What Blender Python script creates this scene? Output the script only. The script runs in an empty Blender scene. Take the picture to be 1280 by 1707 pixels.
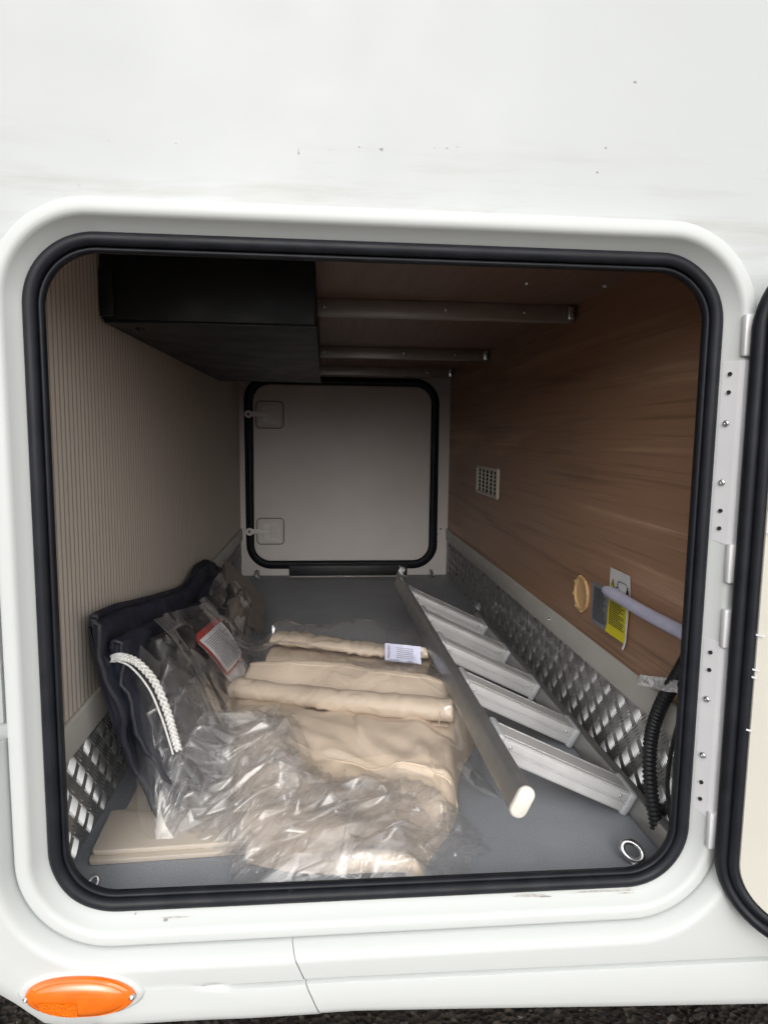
import bpy, bmesh, math, random
import numpy as np
from mathutils import Vector, Matrix, noise
from mathutils.bvhtree import BVHTree

# ------------------------------------------------------------------ camera, light, exposure
S = bpy.context.scene
COL = S.collection
cam_d = bpy.data.cameras.new('camera')
cam = bpy.data.objects.new('camera', cam_d)
COL.objects.link(cam)
S.camera = cam
cam_d.sensor_fit = 'VERTICAL'
cam_d.sensor_height = 36.0
cam_d.lens = 1114.6351 / 1707.0 * 36.0
cam_d.clip_start = 0.01
cam_d.clip_end = 2000.0
RIGHT = Vector((0.99611862, -0.08712780, 0.01250782))
DOWN = Vector((0.00246197, -0.11446583, -0.99342414))
FWD = Vector((0.08798658, 0.98959907, -0.11380704))
m = Matrix((RIGHT, -DOWN, -FWD)).transposed().to_4x4()
m.translation = Vector((-0.0175, -0.8367, 0.6429))
cam.matrix_world = m

world = bpy.data.worlds.new('World')
S.world = world
world.use_nodes = True
wn = world.node_tree.nodes
wl = world.node_tree.links
wn.clear()
SUN_EL, SUN_AZ = math.radians(28), math.radians(183)     # azimuth measured from +Y clockwise: behind the camera
sky = wn.new('ShaderNodeTexSky')
sky.sky_type = 'NISHITA'
sky.sun_disc = False
sky.sun_elevation = SUN_EL
sky.sun_rotation = SUN_AZ
sky.air_density = 1.0
sky.dust_density = 6.0
sky.ozone_density = 1.0
hsv = wn.new('ShaderNodeHueSaturation')
hsv.inputs['Saturation'].default_value = 0.18           # a grey overcast sky
bg = wn.new('ShaderNodeBackground')
bg.inputs['Strength'].default_value = 0.12
wo = wn.new('ShaderNodeOutputWorld')
wl.new(sky.outputs[0], hsv.inputs['Color'])
wl.new(hsv.outputs[0], bg.inputs['Color'])
wl.new(bg.outputs[0], wo.inputs['Surface'])

sun_d = bpy.data.lights.new('sun', 'SUN')
sun_d.energy = 1.5
sun_d.angle = math.radians(130)
sun_d.color = (1.0, 0.995, 0.985)
sun = bpy.data.objects.new('sun', sun_d)
COL.objects.link(sun)
sd = Vector((math.sin(SUN_AZ) * math.cos(SUN_EL), math.cos(SUN_AZ) * math.cos(SUN_EL), math.sin(SUN_EL)))
sun.rotation_euler = sd.to_track_quat('Z', 'Y').to_euler()
sun.location = sd * 8

S.view_settings.view_transform = 'Standard'
S.view_settings.look = 'None'
S.view_settings.gamma = 1.0
S.view_settings.exposure = 0.42
S.view_settings.use_curve_mapping = False
S.render.engine = 'CYCLES'
S.cycles.use_denoising = True
S.cycles.max_bounces = 14
S.cycles.diffuse_bounces = 7
S.cycles.glossy_bounces = 5
S.cycles.transmission_bounces = 8
S.cycles.transparent_max_bounces = 28
S.cycles.sample_clamp_indirect = 6.0
S.cycles.caustics_reflective = False
S.cycles.caustics_refractive = False

random.seed(7)
rng = np.random.default_rng(11)

# ------------------------------------------------------------------ materials
def lin(r, g, b):
    def c(v):
        v /= 255.0
        return v / 12.92 if v <= 0.04045 else ((v + 0.055) / 1.055) ** 2.4
    return (c(r), c(g), c(b), 1.0)

class NT:
    """small helper round a material's node tree"""
    def __init__(self, name):
        self.m = bpy.data.materials.new(name)
        self.m.use_nodes = True
        self.n = self.m.node_tree.nodes
        self.l = self.m.node_tree.links
        self.b = self.n['Principled BSDF']
        self.out = self.n['Material Output']
    def new(self, t, **kw):
        nd = self.n.new(t)
        for k, v in kw.items():
            setattr(nd, k, v)
        return nd
    def link(self, a, b):
        self.l.new(a, b)
    def coords(self, scale=(1, 1, 1), rot=(0, 0, 0)):
        g = self.new('ShaderNodeNewGeometry')
        mp = self.new('ShaderNodeMapping')
        mp.inputs['Scale'].default_value = scale
        mp.inputs['Rotation'].default_value = rot
        self.link(g.outputs['Position'], mp.inputs['Vector'])
        return mp.outputs[0]
    def noise(self, scale, detail=4, rough=0.55, vec=None, dist=0.0):
        nd = self.new('ShaderNodeTexNoise')
        nd.inputs['Scale'].default_value = scale
        nd.inputs['Detail'].default_value = detail
        nd.inputs['Roughness'].default_value = rough
        nd.inputs['Distortion'].default_value = dist
        self.link(vec if vec is not None else self.coords(), nd.inputs['Vector'])
        return nd.outputs['Fac']
    def ramp(self, fac, stops):
        r = self.new('ShaderNodeValToRGB')
        el = r.color_ramp.elements
        while len(el) < len(stops):
            el.new(0.5)
        for e, (p, c) in zip(el, stops):
            e.position = p
            e.color = c if len(c) == 4 else (*c, 1)
        self.link(fac, r.inputs['Fac'])
        return r.outputs['Color']
    def bump(self, height, strength=0.3, dist=0.002, normal=None):
        bp = self.new('ShaderNodeBump')
        bp.inputs['Strength'].default_value = strength
        bp.inputs['Distance'].default_value = dist
        self.link(height, bp.inputs['Height'])
        if normal is not None:
            self.link(normal, bp.inputs['Normal'])
        return bp.outputs[0]
    def set(self, color=None, rough=None, metal=None, spec=None, coat=None):
        if color is not None:
            self.b.inputs['Base Color'].default_value = color if len(color) == 4 else (*color, 1)
        if rough is not None:
            self.b.inputs['Roughness'].default_value = rough
        if metal is not None:
            self.b.inputs['Metallic'].default_value = metal
        if spec is not None:
            self.b.inputs['Specular IOR Level'].default_value = spec
        if coat is not None:
            self.b.inputs['Coat Weight'].default_value = coat
        return self
    def col(self, sock):
        self.link(sock, self.b.inputs['Base Color'])
    def nor(self, sock):
        self.link(sock, self.b.inputs['Normal'])
    def rgh(self, sock):
        self.link(sock, self.b.inputs['Roughness'])

def speckled(name, c1, c2, rough, scale=60, bump=0.1, bscale=400, metal=0.0, bdist=0.0006, spec=None, rvar=0.08):
    t = NT(name).set(rough=rough, metal=metal, spec=spec)
    t.col(t.ramp(t.noise(scale, 5), [(0.32, c1), (0.68, c2)]))
    if bump:
        t.nor(t.bump(t.noise(bscale, 3), bump, bdist))
    rr = t.ramp(t.noise(scale * 0.6, 5, 0.6), [(0.3, (rough - rvar,) * 3), (0.7, (rough + rvar,) * 3)])
    t.rgh(rr)
    return t.m

M = {}
def make_white(name, base, dirt, amount, band=False):
    t = NT(name).set(rough=0.4, spec=0.28)
    v = t.coords((1, 1, 1))
    n1 = t.noise(3.2, 6, 0.62, v, 0.3)
    col = t.ramp(n1, [(0.30, base), (0.85, tuple(b * (1 - amount) + d * amount for b, d in zip(base, dirt)))])
    if band:
        # grime lines that water left along the wall above the hatch frame
        v2 = t.coords((1.6, 1, 17.0))
        n2 = t.noise(2.0, 6, 0.65, v2, 0.2)
        sx = t.new('ShaderNodeSeparateXYZ')
        g = t.new('ShaderNodeNewGeometry')
        t.link(g.outputs['Position'], sx.inputs[0])
        mr = t.new('ShaderNodeMapRange')
        mr.inputs['From Min'].default_value = 1.02
        mr.inputs['From Max'].default_value = 0.915
        mr.inputs['To Min'].default_value = 0.0
        mr.inputs['To Max'].default_value = 1.0
        t.link(sx.outputs['Z'], mr.inputs['Value'])
        rp = t.ramp(n2, [(0.5, (0, 0, 0, 1)), (0.72, (1, 1, 1, 1))])
        mu = t.new('ShaderNodeMath', operation='MULTIPLY')
        t.link(rp, mu.inputs[0]); t.link(mr.outputs[0], mu.inputs[1])
        mu2 = t.new('ShaderNodeMath', operation='MULTIPLY')
        t.link(mu.outputs[0], mu2.inputs[0]); mu2.inputs[1].default_value = 0.5
        mx = t.new('ShaderNodeMix', data_type='RGBA')
        t.link(mu2.outputs[0], mx.inputs['Factor'])
        t.link(col, mx.inputs['A'])
        mx.inputs['B'].default_value = (0.30, 0.275, 0.24, 1)
        col = mx.outputs['Result']
    t.col(col)
    t.rgh(t.ramp(t.noise(9, 5), [(0.3, (0.34,) * 3), (0.75, (0.5,) * 3)]))
    t.nor(t.bump(t.noise(7, 2, 0.5), 0.06, 0.004))
    return t.m
M['wall_white'] = make_white('painted_wall_white', (0.450, 0.470, 0.475, 1), (0.40, 0.40, 0.39, 1), 0.3, True)
M['trim_white'] = make_white('moulded_plastic_white', (0.525, 0.545, 0.540, 1), (0.47, 0.475, 0.46, 1), 0.18)
M['plate_white'] = speckled('powder_coated_white', (0.62, 0.62, 0.635, 1), (0.66, 0.66, 0.675, 1), 0.38, 12, 0.05, 900)
M['inner_cream'] = speckled('door_inner_cream', (0.60, 0.58, 0.52, 1), (0.64, 0.62, 0.55, 1), 0.4, 5, 0.05, 500)
M['far_white'] = speckled('far_wall_offwhite', (0.74, 0.69, 0.66, 1), (0.79, 0.74, 0.71, 1), 0.42, 6, 0.05, 300)
M['rubber'] = speckled('black_rubber', (0.009, 0.010, 0.013, 1), (0.015, 0.016, 0.021, 1), 0.48, 30, 0.15, 350, spec=0.22)
M['black_matt'] = speckled('black_matt_plastic', (0.010, 0.011, 0.013, 1), (0.015, 0.016, 0.019, 1), 0.5, 20, 0.2, 500)
M['dark_liner'] = speckled('dark_liner', (0.02, 0.02, 0.022, 1), (0.03, 0.03, 0.032, 1), 0.6, 20, 0.1)
M['steel'] = speckled('zinc_steel', (0.55, 0.55, 0.56, 1), (0.72, 0.72, 0.73, 1), 0.28, 90, 0.1, 400, 1.0)
M['alu_rail'] = speckled('anodised_grey_rail', (0.27, 0.27, 0.267, 1), (0.31, 0.31, 0.306, 1), 0.36, 25, 0.05, 300, 0.6)
M['alu_tread'] = speckled('bright_aluminium_tread', (0.58, 0.58, 0.58, 1), (0.65, 0.65, 0.645, 1), 0.40, 20, 0.05, 500, 0.3)
M['grey_plastic'] = speckled('pale_grey_plastic', (0.42, 0.43, 0.45, 1), (0.50, 0.51, 0.53, 1), 0.45, 40, 0.1, 300)
M['cap_plastic'] = speckled('cream_end_plug', (0.62, 0.585, 0.52, 1), (0.74, 0.72, 0.66, 1), 0.5, 45, 0.1, 300)
M['trim_grey'] = speckled('grey_wall_trim', (0.46, 0.445, 0.41, 1), (0.51, 0.495, 0.46, 1), 0.36, 8, 0.04, 500)
M['bar_metal'] = speckled('dull_crossbar', (0.42, 0.39, 0.37, 1), (0.48, 0.45, 0.43, 1), 0.42, 14, 0.05, 300, 0.2)
M['beige_board'] = speckled('beige_laminate', (0.50, 0.44, 0.375, 1), (0.54, 0.48, 0.41, 1), 0.42, 10, 0.06, 800)
M['navy'] = speckled('navy_cloth', (0.010, 0.011, 0.022, 1), (0.020, 0.022, 0.040, 1), 0.62, 18, 0.35, 900, 0, 0.0008)
M['navy_edge'] = speckled('navy_binding', (0.008, 0.009, 0.016, 1), (0.014, 0.015, 0.026, 1), 0.6, 60, 0.4, 700, 0, 0.0008)
M['charcoal'] = speckled('charcoal_padding', (0.012, 0.012, 0.013, 1), (0.03, 0.029, 0.029, 1), 0.4, 25, 0.4, 260, 0, 0.001)
M['taupe'] = speckled('taupe_cloth', (0.15, 0.125, 0.105, 1), (0.20, 0.165, 0.14, 1), 0.6, 14, 0.25, 700)
M['rope'] = speckled('white_braid', (0.60, 0.60, 0.58, 1), (0.74, 0.74, 0.72, 1), 0.75, 220, 0.5, 1500)
M['lavender'] = speckled('pale_lavender_plastic', (0.50, 0.50, 0.66, 1), (0.60, 0.60, 0.74, 1), 0.4, 30, 0.1, 300)
M['peach'] = speckled('peach_plastic', (0.66, 0.42, 0.20, 1), (0.70, 0.46, 0.23, 1), 0.45, 30, 0.08, 300)
M['ivory'] = speckled('ivory_plastic', (0.56, 0.52, 0.44, 1), (0.62, 0.58, 0.5, 1), 0.45, 30, 0.05)
M['latch_pale'] = speckled('latch_pale_plastic', (0.80, 0.77, 0.74, 1), (0.85, 0.82, 0.79, 1), 0.4, 30, 0.05)
M['latch_gap'] = speckled('latch_gap_grey', (0.16, 0.15, 0.14, 1), (0.20, 0.19, 0.18, 1), 0.6, 30, 0.05)
M['sealant'] = speckled('aged_sealant', (0.24, 0.225, 0.20, 1), (0.46, 0.455, 0.44, 1), 0.6, 38, 0.1)
M['paper'] = speckled('white_paper', (0.68, 0.68, 0.72, 1), (0.74, 0.74, 0.78, 1), 0.55, 50, 0.1, 300)
M['paper_label'] = speckled('label_paper', (0.58, 0.60, 0.78, 1), (0.64, 0.66, 0.82, 1), 0.5, 50, 0.05, 300)
M['sticker_white'] = speckled('sticker_white', (0.70, 0.70, 0.70, 1), (0.75, 0.75, 0.75, 1), 0.35, 40, 0)
M['sticker_grey'] = speckled('sticker_grey', (0.19, 0.21, 0.24, 1), (0.225, 0.245, 0.275, 1), 0.32, 30, 0)
M['sticker_yellow'] = speckled('sticker_yellow', (0.74, 0.66, 0.015, 1), (0.80, 0.70, 0.02, 1), 0.35, 30, 0)
M['ink'] = speckled('black_print', (0.012, 0.012, 0.012, 1), (0.02, 0.02, 0.02, 1), 0.5, 50, 0)
M['ink_grey'] = speckled('grey_print', (0.10, 0.10, 0.11, 1), (0.14, 0.14, 0.15, 1), 0.5, 50, 0)
M['red_print'] = speckled('red_print', (0.36, 0.04, 0.035, 1), (0.42, 0.055, 0.045, 1), 0.45, 50, 0)
M['dirt'] = speckled('dirt_mark', (0.20, 0.19, 0.175, 1), (0.36, 0.35, 0.33, 1), 0.8, 500, 0)
M['faint_dirt'] = speckled('faint_dirt', (0.34, 0.32, 0.29, 1), (0.52, 0.515, 0.49, 1), 0.6, 240, 0)
M['foil'] = speckled('silver_foil', (0.62, 0.62, 0.65, 1), (0.78, 0.78, 0.80, 1), 0.25, 60, 0.4, 120, 0.5, 0.003)

def make_plate():
    t = NT('tread_plate_aluminium').set(rough=0.4, metal=0.72)
    t.col(t.ramp(t.noise(18, 5), [(0.3, (0.36, 0.36, 0.36, 1)), (0.7, (0.58, 0.575, 0.57, 1))]))
    t.rgh(t.ramp(t.noise(35, 5), [(0.3, (0.28,) * 3), (0.75, (0.46,) * 3)]))
    t.nor(t.bump(t.noise(14, 3), 0.12, 0.004))
    return t.m
M['plate'] = make_plate()
M['rib'] = speckled('bright_rib_aluminium', (0.56, 0.56, 0.555, 1), (0.72, 0.72, 0.71, 1), 0.30, 40, 0.05, 300, 0.9)  # same metal as the plate, coloured brighter to stand in for the ribs' reflections

def make_floor():
    t = NT('grey_vinyl_floor').set(rough=0.5)
    a = t.noise(420, 3, 0.6)
    b = t.noise(6, 4)
    c1 = t.ramp(a, [(0.25, (0.21, 0.225, 0.25, 1)), (0.75, (0.36, 0.38, 0.41, 1))])
    mx = t.new('ShaderNodeMix', data_type='RGBA', blend_type='MULTIPLY')
    mx.inputs['Factor'].default_value = 1.0
    t.link(c1, mx.inputs['A'])
    t.link(t.ramp(b, [(0.3, (0.86, 0.86, 0.86, 1)), (0.7, (1.04, 1.04, 1.04, 1))]), mx.inputs['B'])
    t.col(mx.outputs['Result'])
    t.nor(t.bump(t.noise(300, 2), 0.6, 0.0012))
    return t.m
M['floor'] = make_floor()

def make_wood(name, dark, mid, light, coarse, fine):
    """long grain: broad soft bands, fine continuous streaks and a few dark pores"""
    t = NT(name).set(rough=0.42)
    n1 = t.noise(1.0, 5, 0.55, t.coords(coarse), 0.7)
    n2 = t.noise(1.0, 4, 0.65, t.coords(fine), 0.25)
    mx = t.new('ShaderNodeMath', operation='MULTIPLY_ADD')
    t.link(n2, mx.inputs[0]); mx.inputs[1].default_value = 0.55
    t.link(n1, mx.inputs[2])
    col = t.ramp(mx.outputs[0], [(0.52, dark), (0.70, mid), (0.82, mid), (1.0, light)])
    n3 = t.noise(1.0, 3, 0.6, t.coords(tuple(f * 2.2 for f in fine)), 0.2)
    pore = t.ramp(n3, [(0.32, (0.58, 0.54, 0.50, 1)), (0.46, (1, 1, 1, 1))])
    mm_ = t.new('ShaderNodeMix', data_type='RGBA', blend_type='MULTIPLY')
    mm_.inputs['Factor'].default_value = 0.55
    t.link(col, mm_.inputs['A']); t.link(pore, mm_.inputs['B'])
    t.col(mm_.outputs['Result'])
    t.nor(t.bump(n3, 0.10, 0.0008))
    t.rgh(t.ramp(n2, [(0.3, (0.36,) * 3), (0.7, (0.5,) * 3)]))
    return t.m
M['wood'] = make_wood('walnut_laminate', (0.165, 0.088, 0.053, 1), (0.37, 0.215, 0.135, 1), (0.56, 0.36, 0.24, 1), (2, 0.7, 7.5), (3, 0.8, 75))
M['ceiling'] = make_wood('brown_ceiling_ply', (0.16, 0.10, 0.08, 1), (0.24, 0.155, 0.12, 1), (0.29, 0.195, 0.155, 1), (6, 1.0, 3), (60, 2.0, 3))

def make_stripe():
    t = NT('ribbed_beige_panel').set(rough=0.55)
    g = t.new('ShaderNodeNewGeometry')
    sx = t.new('ShaderNodeSeparateXYZ')
    t.link(g.outputs['Position'], sx.inputs[0])
    mu = t.new('ShaderNodeMath', operation='MULTIPLY'); mu.inputs[1].default_value = 1 / 0.0165
    t.link(sx.outputs['Y'], mu.inputs[0])
    fr = t.new('ShaderNodeMath', operation='FRACT'); t.link(mu.outputs[0], fr.inputs[0])
    sb = t.new('ShaderNodeMath', operation='SUBTRACT'); t.link(fr.outputs[0], sb.inputs[0]); sb.inputs[1].default_value = 0.5
    ab = t.new('ShaderNodeMath', operation='ABSOLUTE'); t.link(sb.outputs[0], ab.inputs[0])
    n = t.noise(1.0, 4, 0.6, t.coords((1, 160, 6)))
    base = t.ramp(n, [(0.3, (0.65, 0.585, 0.515, 1)), (0.7, (0.73, 0.665, 0.59, 1))])
    line = t.ramp(ab.outputs[0], [(0.09, (1, 1, 1, 1)), (0.16, (0, 0, 0, 1))])
    mx = t.new('ShaderNodeMix', data_type='RGBA')
    t.link(line, mx.inputs['Factor']); t.link(base, mx.inputs['A'])
    mx.inputs['B'].default_value = (0.37, 0.31, 0.255, 1)
    t.col(mx.outputs['Result'])
    inv = t.ramp(ab.outputs[0], [(0.06, (0, 0, 0, 1)), (0.18, (1, 1, 1, 1))])
    t.nor(t.bump(inv, 0.5, 0.0015))
    return t.m
M['stripe'] = make_stripe()

def make_leather():
    t = NT('beige_leatherette').set(rough=0.46)
    t.col(t.ramp(t.noise(7, 4), [(0.3, (0.545, 0.445, 0.345, 1)), (0.7, (0.615, 0.51, 0.405, 1))]))
    b1 = t.bump(t.noise(13, 3, 0.5), 0.3, 0.008)
    t.nor(t.bump(t.noise(900, 2), 0.25, 0.0005, b1))
    return t.m
M['leather'] = make_leather()

def make_film(name, haze, gain, base, rough, bstr, wscale=(9, 9, 9)):
    t = NT(name)
    t.n.remove(t.b)
    n1 = t.noise(1.0, 4, 0.6, t.coords(wscale), 1.2)
    n2 = t.noise(70, 3, 0.6)
    b1 = t.bump(n1, bstr, 0.02)
    nrm = t.bump(n2, bstr * 0.5, 0.002, b1)
    tr = t.new('ShaderNodeBsdfTransparent'); tr.inputs['Color'].default_value = (0.992, 0.992, 0.994, 1)
    gl = t.new('ShaderNodeBsdfGlossy'); gl.inputs['Roughness'].default_value = rough
    gl.inputs['Color'].default_value = (1, 1, 1, 1)
    t.link(nrm, gl.inputs['Normal'])
    lw = t.new('ShaderNodeLayerWeight'); lw.inputs['Blend'].default_value = 0.5
    t.link(nrm, lw.inputs['Normal'])
    pw = t.new('ShaderNodeMath', operation='POWER')
    t.link(lw.outputs['Facing'], pw.inputs[0]); pw.inputs[1].default_value = 3.6
    ma = t.new('ShaderNodeMath', operation='MULTIPLY_ADD'); ma.use_clamp = True
    t.link(pw.outputs[0], ma.inputs[0]); ma.inputs[1].default_value = gain; ma.inputs[2].default_value = base
    m1 = t.new('ShaderNodeMixShader')
    t.link(ma.outputs[0], m1.inputs[0]); t.link(tr.outputs[0], m1.inputs[1]); t.link(gl.outputs[0], m1.inputs[2])
    df = t.new('ShaderNodeBsdfDiffuse'); df.inputs['Color'].default_value = (0.85, 0.85, 0.86, 1)
    t.link(nrm, df.inputs['Normal'])
    tl = t.new('ShaderNodeBsdfTranslucent'); tl.inputs['Color'].default_value = (0.85, 0.85, 0.86, 1)
    m3 = t.new('ShaderNodeMixShader'); m3.inputs[0].default_value = 0.5
    t.link(df.outputs[0], m3.inputs[1]); t.link(tl.outputs[0], m3.inputs[2])
    m2 = t.new('ShaderNodeMixShader'); m2.inputs[0].default_value = haze
    t.link(m1.outputs[0], m2.inputs[1]); t.link(m3.outputs[0], m2.inputs[2])
    t.link(m2.outputs[0], t.out.inputs['Surface'])
    return t.m
M['film'] = make_film('clear_film', 0.045, 0.7, 0.075, 0.07, 0.06, (6, 6, 6))
M['film_crumple'] = make_film('crumpled_clear_film', 0.055, 0.85, 0.045, 0.05, 0.03, (30, 30, 30))

def make_amber():
    t = NT('amber_lens').set((0.95, 0.20, 0.005, 1), 0.06)
    t.b.inputs['Subsurface Weight'].default_value = 0.0
    t.b.inputs['Coat Weight'].default_value = 1.0
    t.b.inputs['Coat Roughness'].default_value = 0.06
    t.col(t.ramp(t.noise(30, 3), [(0.3, (0.66, 0.115, 0.003, 1)), (0.7, (0.80, 0.165, 0.006, 1))]))
    return t.m
M['amber'] = make_amber()
def make_reflector():
    t = NT('amber_prism').set(rough=0.25)
    ck = t.new('ShaderNodeTexVoronoi'); ck.inputs['Scale'].default_value = 420
    t.link(t.coords((1, 0.01, 1), (0, 0.6, 0)), ck.inputs['Vector'])
    t.col(t.ramp(ck.outputs['Distance'], [(0.1, (0.90, 0.22, 0.010, 1)), (0.6, (0.68, 0.125, 0.004, 1))]))
    t.nor(t.bump(ck.outputs['Distance'], 0.5, 0.002))
    return t.m
M['amber_prism'] = make_reflector()

def make_ground():
    t = NT('wet_dark_tarmac').set(rough=0.5)
    vo = t.new('ShaderNodeTexVoronoi'); vo.inputs['Scale'].default_value = 70
    t.link(t.coords(), vo.inputs['Vector'])
    hs = t.ramp(vo.outputs['Color'], [(0.2, (0.010, 0.009, 0.009, 1)), (0.6, (0.035, 0.031, 0.028, 1)), (0.95, (0.11, 0.09, 0.07, 1))])
    n = t.noise(2.5, 5)
    mx = t.new('ShaderNodeMix', data_type='RGBA')
    t.link(n, mx.inputs['Factor']); t.link(hs, mx.inputs['A']); mx.inputs['B'].default_value = (0.045, 0.035, 0.027, 1)
    t.col(mx.outputs['Result'])
    t.nor(t.bump(vo.outputs['Distance'], 0.8, 0.01))
    t.rgh(t.ramp(t.noise(5, 4), [(0.4, (0.2,) * 3), (0.6, (0.7,) * 3)]))
    return t.m
M['ground'] = make_ground()
M['stone'] = speckled('gravel_stone', (0.006, 0.006, 0.005, 1), (0.035, 0.028, 0.023, 1), 0.6, 40, 0.3, 200)

# ------------------------------------------------------------------ builders
WORLD_LOC = {}
def origin_of(o):
    return WORLD_LOC[o.name]

def props(o, label=None, cat=None, group=None, kind=None):
    if label: o['label'] = label
    if cat: o['category'] = cat
    if group: o['group'] = group
    if kind: o['kind'] = kind
    return o

def thing(name, loc, label, cat, group=None):
    o = bpy.data.objects.new(name, None)
    o.empty_display_size = 0.05
    COL.objects.link(o)
    o.location = loc
    WORLD_LOC[o.name] = Vector(loc)
    return props(o, label, cat, group)

def finish(name, bm, mat, parent=None, smooth=True, angle=38, **kw):
    """link a bmesh authored in world coordinates; its origin goes to the middle of its base"""
    bm.verts.ensure_lookup_table()
    bmesh.ops.remove_doubles(bm, verts=bm.verts[:], dist=1e-6)
    bmesh.ops.recalc_face_normals(bm, faces=bm.faces[:]) if kw.pop('recalc', True) else None
    co = np.array([v.co for v in bm.verts])
    lo, hi = co.min(0), co.max(0)
    org = Vector(((lo[0] + hi[0]) / 2, (lo[1] + hi[1]) / 2, lo[2]))
    for v in bm.verts:
        v.co -= org
    if smooth:
        for f in bm.faces:
            f.smooth = True
        lim = math.radians(angle)
        for e in bm.edges:
            if len(e.link_faces) == 2 and e.calc_face_angle(0) > lim:
                e.smooth = False
    me = bpy.data.meshes.new(name)
    bm.to_mesh(me)
    bm.free()
    me.materials.append(M[mat])
    return place(name, me, org, parent, **kw)

def place(name, me, org, parent=None, **kw):
    o = bpy.data.objects.new(name, me)
    COL.objects.link(o)
    if parent is not None:
        o.parent = parent
        o.location = org - origin_of(parent)
    else:
        o.location = org
    WORLD_LOC[o.name] = Vector(org)
    return props(o, **kw)

def from_data(verts, faces):
    bm = bmesh.new()
    vs = [bm.verts.new(v) for v in verts]
    for f in faces:
        try:
            bm.faces.new([vs[i] for i in f])
        except ValueError:
            pass
    return bm

def add_box(bm, x0, x1, y0, y1, z0, z1, mat=None, bevel=0.0, seg=2):
    vs = [Vector((x, y, z)) for x in (x0, x1) for y in (y0, y1) for z in (z0, z1)]
    if mat is not None:
        vs = [mat @ v for v in vs]
    v = [bm.verts.new(c) for c in vs]
    fs = [bm.faces.new([v[i] for i in f]) for f in ((0, 1, 3, 2), (4, 6, 7, 5), (0, 4, 5, 1), (2, 3, 7, 6), (0, 2, 6, 4), (1, 5, 7, 3))]
    if bevel:
        es = list({e for f in fs for e in f.edges})
        bmesh.ops.bevel(bm, geom=es, offset=bevel, segments=seg, affect='EDGES', profile=0.5)
    return bm

def box(name, x0, x1, y0, y1, z0, z1, mat, parent=None, bevel=0.0, seg=2, xf=None, **kw):
    return finish(name, add_box(bmesh.new(), x0, x1, y0, y1, z0, z1, xf, bevel, seg), mat, parent, **kw)

def rr_points(x0, x1, z0, z1, r, off=0.0, n=14):
    """closed rounded rectangle, anticlockwise from the lower right corner, grown by off"""
    pts = []
    for (cx, cz, a0) in ((x1 - r, z0 + r, -90), (x1 - r, z1 - r, 0), (x0 + r, z1 - r, 90), (x0 + r, z0 + r, 180)):
        for i in range(n + 1):
            a = math.radians(a0 + 90.0 * i / n)
            pts.append((cx + (r + off) * math.cos(a), cz + (r + off) * math.sin(a)))
    return pts

def add_ring(bm, rect, r, profile, n=14, closed_profile=False, xf=None, wob=None):
    """sweep profile [(off, y)] round a rounded rectangle"""
    rows = []
    for off, y in profile:
        row = []
        for k, (x, z) in enumerate(rr_points(*rect, r, off, n)):
            p = Vector((x, y, z))
            if wob:
                p = wob(p, off)
            if xf is not None:
                p = xf @ p
            row.append(bm.verts.new(p))
        rows.append(row)
    N = len(rows[0])
    R = len(rows)
    for i in range(R if closed_profile else R - 1):
        a, b = rows[i], rows[(i + 1) % R]
        for k in range(N):
            bm.faces.new((a[k], a[(k + 1) % N], b[(k + 1) % N], b[k]))
    return rows

def add_slab(bm, rect, r, y0, y1, bev=0.002, n=10, xf=None):
    """rounded-rectangle slab between y0 (front) and y1"""
    rows = add_ring(bm, rect, r, [(-bev, y0), (0, y0 + bev), (0, y1 - bev), (-bev, y1)], n, False, xf)
    bm.faces.new(rows[0])
    bm.faces.new(list(reversed(rows[-1])))

def catmull(pts, n):
    pts = [Vector(p) for p in pts]
    P = [pts[0] * 2 - pts[1]] + pts + [pts[-1] * 2 - pts[-2]]
    out = []
    segs = len(pts) - 1
    for i in range(n):
        t = i / (n - 1) * segs
        k = min(int(t), segs - 1)
        u = t - k
        a, b, c, d = P[k:k + 4]
        out.append(0.5 * ((2 * b) + (c - a) * u + (2 * a - 5 * b + 4 * c - d) * u * u + (3 * b - a - 3 * c + d) * u ** 3))
    return out

def add_tube(bm, path, radius, seg=10, cap=True, up=Vector((0, 0, 1)), flat=1.0):
    """radius may be a function of the index"""
    rows = []
    n = len(path)
    prev = None
    for i, p in enumerate(path):
        t = (path[min(i + 1, n - 1)] - path[max(i - 1, 0)]).normalized()
        if prev is None:
            s = t.cross(up)
            if s.length < 1e-4:
                s = t.cross(Vector((1, 0, 0)))
            s.normalize()
        else:
            s = (prev - t * prev.dot(t)).normalized()
        prev = s
        u = s.cross(t)
        r = radius(i) if callable(radius) else radius
        rows.append([bm.verts.new(p + s * (r * math.cos(2 * math.pi * k / seg)) + u * (r * flat * math.sin(2 * math.pi * k / seg))) for k in range(seg)])
    for a, b in zip(rows, rows[1:]):
        for k in range(seg):
            bm.faces.new((a[k], a[(k + 1) % seg], b[(k + 1) % seg], b[k]))
    if cap:
        bm.faces.new(list(reversed(rows[0])))
        bm.faces.new(rows[-1])
    return rows

def add_lathe(bm, prof, seg, xf):
    """prof [(radius, height)] turned about local Z, then xf"""
    rows = []
    for r, h in prof:
        if r < 1e-6:
            rows.append([bm.verts.new(xf @ Vector((0, 0, h)))])
        else:
            rows.append([bm.verts.new(xf @ Vector((r * math.cos(2 * math.pi * k / seg), r * math.sin(2 * math.pi * k / seg), h))) for k in range(seg)])
    for a, b in zip(rows, rows[1:]):
        for k in range(seg):
            k2 = (k + 1) % seg
            q = [a[k % len(a)], a[k2 % len(a)], b[k2 % len(b)], b[k % len(b)]]
            q2 = []
            for v in q:
                if v not in q2:
                    q2.append(v)
            if len(q2) > 2:
                bm.faces.new(q2)

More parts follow.
